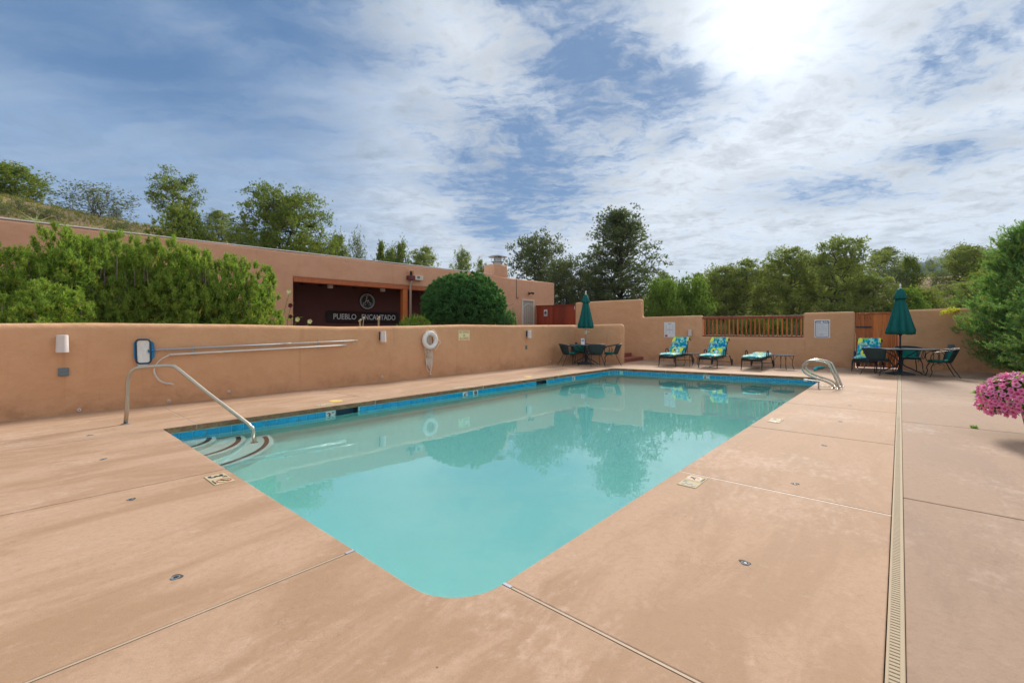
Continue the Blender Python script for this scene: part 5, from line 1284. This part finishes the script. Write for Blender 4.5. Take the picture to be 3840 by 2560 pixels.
plant('juniper_a', 1000, 880, 27.5, 120, 'yellow green juniper low against the roof under the big pinon')
for px, yt, w_, ky, lb in ((1185, 915, 110, 'juniper_a', 'leftmost of the junipers over the porch roof'), (1265, 893, 110, 'juniper_a', 'tall bushy juniper over the porch lintel'), (1345, 893, 95, 'juniper_b', 'thin loose juniper over the round emblem'), (1428, 918, 70, 'spire', 'narrow pointed juniper left of the rain hopper'),
                          (1502, 925, 90, 'juniper_a', 'narrow pointed juniper above the rain hopper'), (1462, 945, 85, 'juniper_a', 'short juniper between the two pointed ones'), (1590, 935, 150, 'pinon_a', 'rounded pinon over the roof left of the clipped bush'), (1735, 947, 115, 'pinon_b', 'small pinon over the roof above the clipped bush'), (1805, 985, 75, 'pinon_a', 'smallest pinon just left of the chimney')):
    plant(ky, px, yt, 34+trng.uniform(0, 3), w_, lb)
plant('dark_pinon', 2025, 898, 31, 300, 'dark dense pinon behind the house corner and chimney')
plant('dark_pinon', 2120, 985, 27.5, 200, 'dark pinon over the red gate')
plant('conifer', 2328, 798, 29, 480, 'tall conical conifer with a bare lower trunk behind the tall wall', rz=2.2)
plant('dark_pinon', 2215, 1020, 31, 180, 'dark low pinon between the red gate and the conical conifer')
plant('shrub', 2480, 1075, 24, 170, 'bright green shrub behind the step of the far wall', cat='shrub')
plant('shrub', 2590, 1070, 25, 190, 'leafy green shrub above the emergency notice', cat='shrub')
plant('pinon_b', 2700, 1010, 30, 260, 'pale green pinon left of the railing')
plant('pinon_a', 2790, 985, 29, 230, 'spreading pinon above the left end of the railing')
plant('pinon_a', 2965, 940, 28, 270, 'tall pinon above the right end of the railing')
plant('pinon_b', 3150, 905, 26, 310, 'tallest pinon behind the rules sign and gate')
plant('pinon_b', 3265, 1045, 25, 230, 'low spreading pinon over the wooden gate')
plant('pinon_a', 3320, 932, 46, 140, 'lone domed pinon on the bare ridge')
plant('juniper_a', 3412, 970, 38, 100, 'upright dark juniper on the red slope')
plant('juniper_b', 3350, 1000, 38, 120, 'grey green juniper on the red slope left of the upright one')
plant('juniper_b', 3490, 972, 44, 46, 'tiny round juniper on the ridge line', cat='shrub')
plant('pinon_b', 3620, 930, 37, 230, 'broad pinon below the blue mountain')
plant('juniper_b', 3515, 1025, 36, 70, 'small pale juniper on the red slope')
plant('juniper_a', 3460, 1095, 27, 170, 'bright green juniper to the right of the right umbrella')
plant('pinon_b', 3610, 1065, 29, 260, 'wide pinon over the wall between umbrella and pine')
plant('shrub', 3400, 1100, 24, 150, 'low shrub directly behind the right umbrella', cat='shrub')
plant('juniper_a', 3720, 1020, 30, 220, 'juniper behind the pine at the right edge')
HG = 'pinons covering the slope beyond the far wall'; HLb = 'pinon among many on the wooded slope beyond the far wall'
fr2 = random.Random(5)
for i in range(34):
    px = fr2.uniform(2380, 3200) if i < 30 else fr2.uniform(3540, 3840); y = fr2.uniform(34, 62)
    zb = hgt(X_at(px, y), y); hh = fr2.uniform(1.9, 3.3)
    plant(fr2.choice(['pinon_a', 'pinon_b', 'juniper_a', 'pinon_b']), px, HY-(zb+hh-HC)*F/y, y, fr2.uniform(2.6, 4.2)*F/y, HLb, HG)
SG = 'low shrubs under the trees beyond the railing'
for i in range(14):
    px = 2640+i*34+fr2.uniform(-10, 10); y = fr2.uniform(21.5, 25)
    plant(fr2.choice(['shrub', 'juniper_b', 'juniper_a']), px, fr2.uniform(1195, 1225), y, fr2.uniform(70, 110), 'low shrub seen through the railing of the far wall', SG, 'shrub')
HS = 'small shrubs dotted over the hill above the house'
for i in range(16):
    px = fr2.uniform(-40, 880); y = fr2.uniform(21, 31); zb = hgt(X_at(px, y), y)
    plant(fr2.choice(['juniper_a', 'juniper_b', 'juniper_b']), px, HY-(zb+fr2.uniform(.35, .9)-HC)*F/y, y, fr2.uniform(.8, 2.0)*F/y, 'small shrub dotted on the bare hill above the house', HS, 'shrub')
# yucca and dry tufts on the hill
def yucca(px, py, y, n, L_, label, mat=YUC):
    rng = np.random.default_rng(int(px)); x = X_at(px, y); z = hgt(x, y)
    D = unit(np.stack([rng.normal(0, 1, n), rng.normal(0, 1, n), np.abs(rng.normal(.5, .45, n))], -1)); v = tufts(rng, np.zeros((n, 3)), D, 1, L_, .05, .02)
    o = thing('yucca', label, 'plant', (x, y, z)); mk('blades', tri_mesh('blades', v, mat), None, o)
yucca(462, 850, 24, 90, .85, 'spiky pale yucca on the hill above the roof edge'); yucca(590, 850, 25, 60, .7, 'pale spiky plant left of the yellow green juniper'); yucca(130, 800, 23, 60, .7, 'pale spiky yucca below the hilltop juniper'); yucca(250, 830, 23.5, 60, .6, 'pale spiky yucca at the roof edge below the grey juniper')
def tuft_field(name, pts, n_, L_, w_, mat, label, kind_='stuff'):
    rng = np.random.default_rng(3); P = np.array(pts); v = tufts(rng, P, np.tile([0, 0, 1.0], (len(P), 1)), n_, L_, w_, .45)
    o = mk(name, tri_mesh(name, v, mat), None); o['kind'] = kind_; o['label'] = label; o['category'] = 'grass'
rr_ = random.Random(9); gp = []
for i in range(5200):
    px = rr_.uniform(-100, 1000) if i < 3600 else rr_.uniform(2450, 3840); y = rr_.uniform(18, 34) if i < 3600 else rr_.uniform(22, 60); x = X_at(px, y); gp.append((x, y, hgt(x, y)))
tuft_field('dry_grass', gp, 9, .28, .03, GRASS, 'dry yellow grass tufts scattered over the hillsides')

# ---- near pines with real shoots
def shoots(rng, P, D, ax, nn, nl, nw, lean=.38):
    """bottle-brush shoots: an axis with needles all round"""
    n = len(P); D = unit(D); f = np.tile(np.linspace(.05, 1, nn), n)[:, None]; a = np.repeat(ax*rng.uniform(.7, 1.25, (n, 1)), nn, 0)
    d = np.repeat(D, nn, 0); b = np.repeat(P, nn, 0)+d*a*f; side = unit(rng.normal(0, 1, (n*nn, 3))); nd_ = unit(d*lean+side*.8)
    l = nl*rng.uniform(.7, 1.15, (n*nn, 1)); s = unit(np.cross(nd_, rng.normal(0, 1, (n*nn, 3))))*nw*.5
    return np.stack([b-s, b+s, b+nd_*l], 1).reshape(-1, 3)
def pine_bush(seed, rx, ry, h, ns, nn=34, ax=.12, nl=.062, nw=.011, lump=.22, zc=.45, candles=0, stemsN=9, inner=.35, tight=False):
    per = 11 if not tight else 9; nc = ns//per
    rng = np.random.default_rng(seed); gi = np.arange(nc)+.5; zz_ = 1-1.42*gi/nc; az = gi*2.39996+rng.normal(0, .12, nc)      # branch ends spread evenly over the outside
    d = np.stack([np.sqrt(1-np.clip(zz_, -.999, .999)**2)*np.cos(az), np.sqrt(1-np.clip(zz_, -.999, .999)**2)*np.sin(az), zz_], -1); d = unit(d+rng.normal(0, .035, d.shape)); ns = nc
    lobes = unit(rng.normal(0, 1, (26 if tight else 15, 3)))
    lf = np.max(d @ lobes.T, axis=1); lf = (lf-.7)/.3
    rad = (1-lump*.5+lump*np.clip(lf, -1, 1)); dep = np.where(rng.uniform(0, 1, ns) < inner, rng.uniform(.5, .97, ns), rng.uniform(.93, 1.03, ns))
    P = d*np.stack([np.full(ns, rx), np.full(ns, ry), np.full(ns, h*(1-zc))], -1)*(rad*dep)[:, None]; P[:, 2] = P[:, 2]*np.where(P[:, 2] < 0, zc/(1-zc), 1)+h*zc
    keep = P[:, 2] > .03; P = P[keep]; dd = d[keep]
    C0 = P; d0 = dd; m_ = len(P); P = np.repeat(P, per, 0); dd = np.repeat(dd, per, 0)
    D = dd*(1.0 if tight else .85)+np.array([0, 0, .30])+unit(rng.normal(0, 1, P.shape))*rng.uniform(.1, 1.15, (len(P), 1))
    P = P-unit(dd)*ax*.5+unit(D)*ax*.15
    v = shoots(rng, P, D, ax, nn, nl, nw); out = [v]; mb = MB()
    P = C0; dd = d0
    q = (P-np.array([0, 0, h*zc]))*rng.uniform(.45, .84, (len(P), 1))+np.array([0, 0, h*zc]); out.append(tufts(rng, np.repeat(q, 4, 0)+rng.normal(0, .10, (len(q)*4, 3)), np.repeat(dd, 4, 0), 6, .15, .05, .9))   # older needles inside
    for i in range(candles):
        a = rng.uniform(0, 6.28); r_ = math.sqrt(rng.uniform(0, .8)); c = np.array([math.cos(a)*r_*rx, math.sin(a)*r_*ry, h*(.80+.12*(1-r_))]); L_ = rng.uniform(.12, .52)
        top = c+np.array([rng.normal(0, .04), rng.normal(0, .04), L_]); mb.tube([V(c-np.array([0, 0, .3])), V(top)], [.012, .006], 4, cap=False)
        m = int(14*L_/.25)+8; fz = rng.uniform(.15, 1, m)[:, None]; PP = c+(top-c)*fz; DD = rng.normal(0, .9, (m, 3))+np.array([0, 0, .5]); out.append(shoots(rng, PP, DD, ax*.75, nn, nl, nw))
    for i in range(stemsN):
        a = i*2.4+rng.uniform(0, .8); r_ = rng.uniform(.35, .85); e = V((math.cos(a)*rx*r_, math.sin(a)*ry*r_, h*rng.uniform(.45, .85))); pts = limb(mb, (math.cos(a)*.06, math.sin(a)*.06, 0), e, .035, .010, rng, .14, 6, 5)
        for j in range(6):
            q = pts[rng.integers(2, 6)]; limb(mb, q, q+V((rng.normal(0, .28*rx), rng.normal(0, .28*ry), rng.uniform(.05, .35))), .012, .005, rng, .1, 3, 4)
    return mb, np.concatenate(out)
def bush_obj(name, label, mesh_pair, loc, rz=0.0, sc=(1, 1, 1), cat='shrub', group=None):
    o = thing(name, label, cat, loc, rz, group); mk('stems', mesh_pair[0], None, o); mk('foliage', mesh_pair[1], None, o); o.scale = sc; return o
def pair(key, mat, **kw):
    mb, v = pine_bush(**kw); t = mb.mesh(key+'_stems', smooth=True); t.materials.append(TWIG); return t, tri_mesh(key+'_foliage', v, mat)
mugo = [pair('mugo_a', NEED_M, seed=21, rx=1.05, ry=.9, h=1.9, ns=2500, lump=.62, ax=.14, nl=.066, candles=9, zc=.42), pair('mugo_b', NEED_M, seed=22, rx=1.1, ry=.95, h=1.75, ns=2500, lump=.66, ax=.14, nl=.066, candles=8, zc=.42)]
def mug(px, y, ytop, wpx, k_, label, rz):
    x = X_at(px, y); z0 = .72; hh = (Z_at(ytop, y)-z0)/(1.9 if k_ == 0 else 1.75)/1.12; r = wpx/2/F*y/1.1
    bush_obj('mugo_pine', label, mugo[k_], (x, y, z0), rz, (r, r, hh), group='mugo pines in the bed behind the long wall')
mug(30, 7.8, 905, 330, 0, 'mugo pine at the left frame edge behind the long wall', .3)
mug(255, 8.5, 868, 330, 1, 'mugo pine with tall candle shoots above the first wall lamp', 1.9)
mug(415, 9.0, 862, 300, 0, 'mugo pine with the highest candle shoots behind the wall lamp', 4.0)
mug(600, 9.6, 905, 300, 1, 'mugo pine above the skimmer net', 3.1)
mug(760, 9.9, 925, 270, 0, 'mugo pine above the middle of the pole rack', 5.2)
mug(905, 10.2, 975, 235, 1, 'lowest mugo pine beside the hollyhocks', .8)
mug(150, 7.4, 1060, 300, 1, 'low front mugo pine above the square outlet box', 2.6)
clip = pair('clipped', NEED_C, seed=31, rx=1.47, ry=1.38, h=2.56, ns=11000, nn=24, ax=.085, nl=.055, nw=.012, lump=.13, zc=.50, inner=.25, tight=True, stemsN=14)
x = X_at(1742, 16.2); bush_obj('clipped_pine', 'large rounded dark green clipped pine in front of the porch', clip, (x, 16.2, .72))
lowj = pair('low_pine', NEED_M, seed=41, rx=.9, ry=.8, h=.8, ns=1300, nn=24, ax=.08, nl=.05, nw=.010, lump=.3, zc=.35)
bush_obj('low_juniper', 'low bright green juniper at the left foot of the clipped pine', lowj, (X_at(1552, 14.0), 14.0, .72), .3, (.64, .64, 1.22)); lowd = (lowj[0], lowj[1].copy()); lowd[1].materials.clear(); lowd[1].materials.append(NEED_C)
bush_obj('low_pine', 'small dark shrub at the right foot of the clipped pine', lowd, (X_at(1902, 15.5), 15.5, .72), 1.3, (.45, .45, 1.5))
# the pine at the right edge
def spruce():
    rng = np.random.default_rng(51); mb = MB(); H = 3.25; Rd = 1.62; P = []; D = []; limb(mb, (0, 0, 0), (.05, 0, H*.97), .09, .015, rng, .05, 7, 7)
    nl = 120
    for i in range(nl):
        f = (i+rng.uniform(0, 1))/nl; z = .12+f*(H-.2); az = i*2.39996+rng.normal(0, .3); rad = Rd*(max(.05, 1.04-f)**.62)*(.62+.5*min(1, f*4.5))*rng.uniform(.75, 1.1)
        e = V((math.cos(az)*rad, math.sin(az)*rad, z+.30*rad-.08)); pts = limb(mb, (0, 0, z), e, .022*(1-f)+.008, .006, rng, .10, 5, 4)
        m = int(44*rad/Rd)+12
        for j in range(m):
            g_ = rng.uniform(.25, 1.0); q = min(4.999, g_*5); c = pts[int(q)].lerp(pts[int(q)+1], q-int(q)); P.append(np.array(c)+rng.normal(0, .085, 3)*np.array([1, 1, .7])); D.append(np.array([math.cos(az), math.sin(az), .75])+rng.normal(0, .4, 3))
    for i in range(14): P.append(np.array([.05+rng.normal(0, .02), rng.normal(0, .02), H*.88+i*.026])); D.append(rng.normal(0, .6, 3)+np.array([0, 0, 1]))
    P = np.array(P); D = np.array(D); v = np.concatenate([shoots(rng, P, D, .14, 26, .062, .013), tufts(rng, P*np.array([.8, .8, .97]), D, 3, .16, .05, .8)]); t = mb.mesh('spruce_stems', smooth=True); t.materials.append(TWIG); return t, tri_mesh('spruce_foliage', v, NEED_S)
sm = spruce(); o = thing('pine_tree', 'bushy green pine overhanging the wall at the right edge', 'tree', (13.68, 11.80, -.02), .6)
mk('trunk', sm[0], None, o); mk('crown', sm[1], None, o); o.scale = (.90, .90, 1.26)
o2 = thing('pine_tree', 'second bushy green pine behind the petunia pot, cut by the right frame edge', 'tree', (12.6, 9.9, -.02), 2.6); mk('trunk', sm[0], None, o2); mk('crown', sm[1], None, o2); o2.scale = (.92, .92, .86)
# hollyhocks
def hollyhock(px, py0, y, tips, label):
    x = X_at(px, y); o = thing('hollyhock', label, 'flower', (x, y, .72)); rng = random.Random(px)
    for tpx, tpy, fl_ in tips:
        t = at(tpx, tpy, y+rng.uniform(-.2, .2))-V((x, y, .72)); st = spline([V((rng.uniform(-.1, .1), 0, 0)), t*.5+V((rng.uniform(-.06, .06), 0, .06)), t], 5)
        MB().tube(st, [.014-.009*i/(len(st)-1) for i in range(len(st))], 5).build('stem', STEMG, o)
        lv = MB()
        for i in range(3, len(st)):
            for q in range(2): a = rng.uniform(0, 6.28); c = st[i]; r_ = rng.uniform(.025, .055); d = V((math.cos(a), math.sin(a), rng.uniform(-.2, .5))); s_ = V((-math.sin(a), math.cos(a), 0)); lv.add([c, c+d*r_+s_*r_*.7, c+d*r_*2, c+d*r_-s_*r_*.7], [(0, 1, 2, 3)])
        lv.build('leaves', LEAFF, o)
        for ff, mat_ in fl_:
            c = st[min(len(st)-1, int(ff*(len(st)-1)))]; mbf = MB(); n_ = 10
            for k_ in range(n_): a = 2*math.pi*k_/n_; r_ = .062*(1+.10*math.cos(5*a)); mbf.v.append(c+V((math.cos(a)*r_, -.05+.01*math.sin(3*a), math.sin(a)*r_)))
            mbf.v.append(c+V((0, -.015, 0))); mbf.f += [(k_, (k_+1) % n_, n_) for k_ in range(n_)]; mbf.build('flower', mat_, o)
hollyhock(1035, 0, 11.4, [(1087, 1092, [(1.0, PETALY)]), (1024, 1098, [(1.0, PETALY)]), (1008, 1140, [(.9, PETALY)]), (1018, 1160, [(1.0, PETALY)]), (1046, 1165, [(.9, PETALY)])], 'pale yellow hollyhock at the right end of the mugo pines')
hollyhock(1075, 0, 11.8, [(1095, 1135, [(.93, PETALR)]), (1124, 1190, [(.9, PETALY)]), (1092, 1180, [(.95, PETALR)]), (1165, 1205, [(1, PETALY)])], 'hollyhock with dark red flowers beside the porch opening')
hollyhock(955, 0, 10.6, [(957, 1162, [(1, PETALY)]), (985, 1200, [(.95, PETALY)])], 'yellow hollyhock bloom among the lowest mugo pine')
for px, tips, lb in ((1345, ((1352, 1200), (1364, 1192), (1348, 1204)), 'dry flower stalk before the left half of the name board'), (1412, ((1422, 1190), (1418, 1196)), 'dry flower stalk before the right half of the name board')):
    yy = 12.0; x = X_at(px, yy); o = thing('dry_stalk', lb, 'plant', (x, yy, .72))
    for tx, ty in tips:
        t = at(tx, ty, yy)-V((x, yy, .72)); MB().tube([(0, 0, 0), t*.6+V((.02, 0, 0)), t], [.012, .010, .008], 5).build('stem', DRY, o); MB().lathe([(.004, -.03), (.028, -.01), (.03, .01), (.004, .035)], 7, t).build('seed_head', DRY, o)
for px, py, y, s_, lb in ((455, 1196, 10.6, .24, 'pale boulder showing under the mugo pines'), (490, 1205, 10.4, .18, 'smaller pale boulder beside the other under the mugo pines')):
    rng = np.random.default_rng(px); mb = MB(); mb.lathe([(.01, -.8), (.7, -.6), (1, 0), (.8, .55), (.4, .8), (.01, .85)], 9)
    for p in mb.v: p += V(rng.normal(0, .08, 3)); p *= s_
    q = at(px, py, y); tag(mb.build('boulder', ROCK, loc=q, bevel=.02), lb, 'rock')
# petunia pot
pc = V((X_at(3918, 5.2), 5.2, 0)); o = thing('petunia_pot', 'big mound of pink petunias spilling over a green pot at the right edge', 'potted flowers', pc)
MB().lathe([(.12, 0), (.14, .02), (.19, .30), (.21, .36), (.21, .39), (.195, .39), (.18, .33)], 28).build('pot', POTG, o, smooth=True)
rng = np.random.default_rng(61); n = 900; d = unit(rng.normal(0, 1, (n, 3))); d[:, 2] = np.where(d[:, 2] < -.45, -d[:, 2], d[:, 2]); ell = np.array([.43, .43, .31])
P = d*ell*rng.uniform(.55, .97, (n, 1))+np.array([-.20, 0, .43]); mk('foliage', tri_mesh('petunia_foliage', tufts(rng, P, d+np.array([0, 0, .3]), 6, .07, .034, .6), LEAFF), None, o)
fm = MB(); nf = 20
for k_ in range(nf): a = 2*math.pi*k_/nf; r_ = .031*(1+.13*math.cos(5*a)); fm.v.append(V((math.cos(a)*r_, math.sin(a)*r_, .004*math.cos(5*a))))
for k_ in range(nf): a = 2*math.pi*k_/nf; fm.v.append(V((math.cos(a)*.012, math.sin(a)*.012, -.004)))
fm.v.append(V((0, 0, -.022))); fm.f += [(k_, (k_+1) % nf, nf+(k_+1) % nf, nf+k_) for k_ in range(nf)]+[(nf+k_, nf+(k_+1) % nf, 2*nf) for k_ in range(nf)]
fme = fm.mesh('flower', smooth=True); fme.materials.append(PINK); cnt = 0; placed = []
for t_ in range(4000):
    dd = V(rng.normal(0, 1, 3)).normalized()
    if dd.z < -.40 or (dd.y > .45) or (dd.x > .72): continue
    if any((dd-q).length < .112 for q in placed): continue
    placed.append(dd); p = V((dd.x*.445-.20, dd.y*.445, dd.z*.33+.43)); f_ = mk('flower', fme, None, o, p+dd*.012)
    f_.rotation_euler = (dd+V(rng.normal(0, .25, 3))).to_track_quat('Z', 'Y').to_euler(); s_ = rng.uniform(.8, 1.3); f_.scale = (s_, s_, s_)
    if len(placed) >= 280: break
wd = G(3655, 1604); rngw = np.random.default_rng(5); w_ = thing('weed', 'tiny yellow green weed growing in the joint near the petunia pot', 'weed', wd)
mk('leaves', tri_mesh('weed_leaves', tufts(rngw, rngw.normal(0, .02, (14, 3))*np.array([1, 1, 0]), np.tile([0, 0, 1.0], (14, 1)), 5, .045, .014, .7), LEAFF), None, w_)

VINE = leaf('yellow_vine', (.30, .30, .03), (.42, .40, .06))
vp = onplane(3585, 1166, BW_P, BW_D, .05); vn = thing('vine_sprig', 'yellow green vine sprig lying over the wall top beside the pine', 'vine', vp)
for k_, tips in enumerate([[(0, 0, 0), (-.25, -.02, -.02), (-.5, -.05, -.06)], [(.1, 0, .02), (-.1, -.04, .08), (-.3, -.06, .04)], [(.25, -.1, -.3), (.05, -.15, -.42), (-.12, -.16, -.44)]]):
    st = spline(tips, 5); MB().tube(st, .006, 5).build('stem', DRY, vn)
    rv = np.random.default_rng(k_); P = np.array([tuple(q) for q in st]); P = np.repeat(P, 3, 0)+rv.normal(0, .025, (len(P)*3, 3)); mk('leaves', tri_mesh('vine_leaves', tufts(rv, P, rv.normal(0, 1, P.shape), 2, .08, .05, .5), VINE), None, vn)
# ================================================================ the air
hz, ht = new_mat('haze_air')
N(ht, 'ShaderNodeOutputMaterial', ins={'Volume': N(ht, 'ShaderNodeVolumePrincipled', ins={'Color': (.50, .72, 1.0, 1), 'Density': .00017, 'Anisotropy': .0}).outputs[0]})
struct(MB().box((0, 700, 128), (3400, 1800, 266)).build('haze', hz), 'stuff')
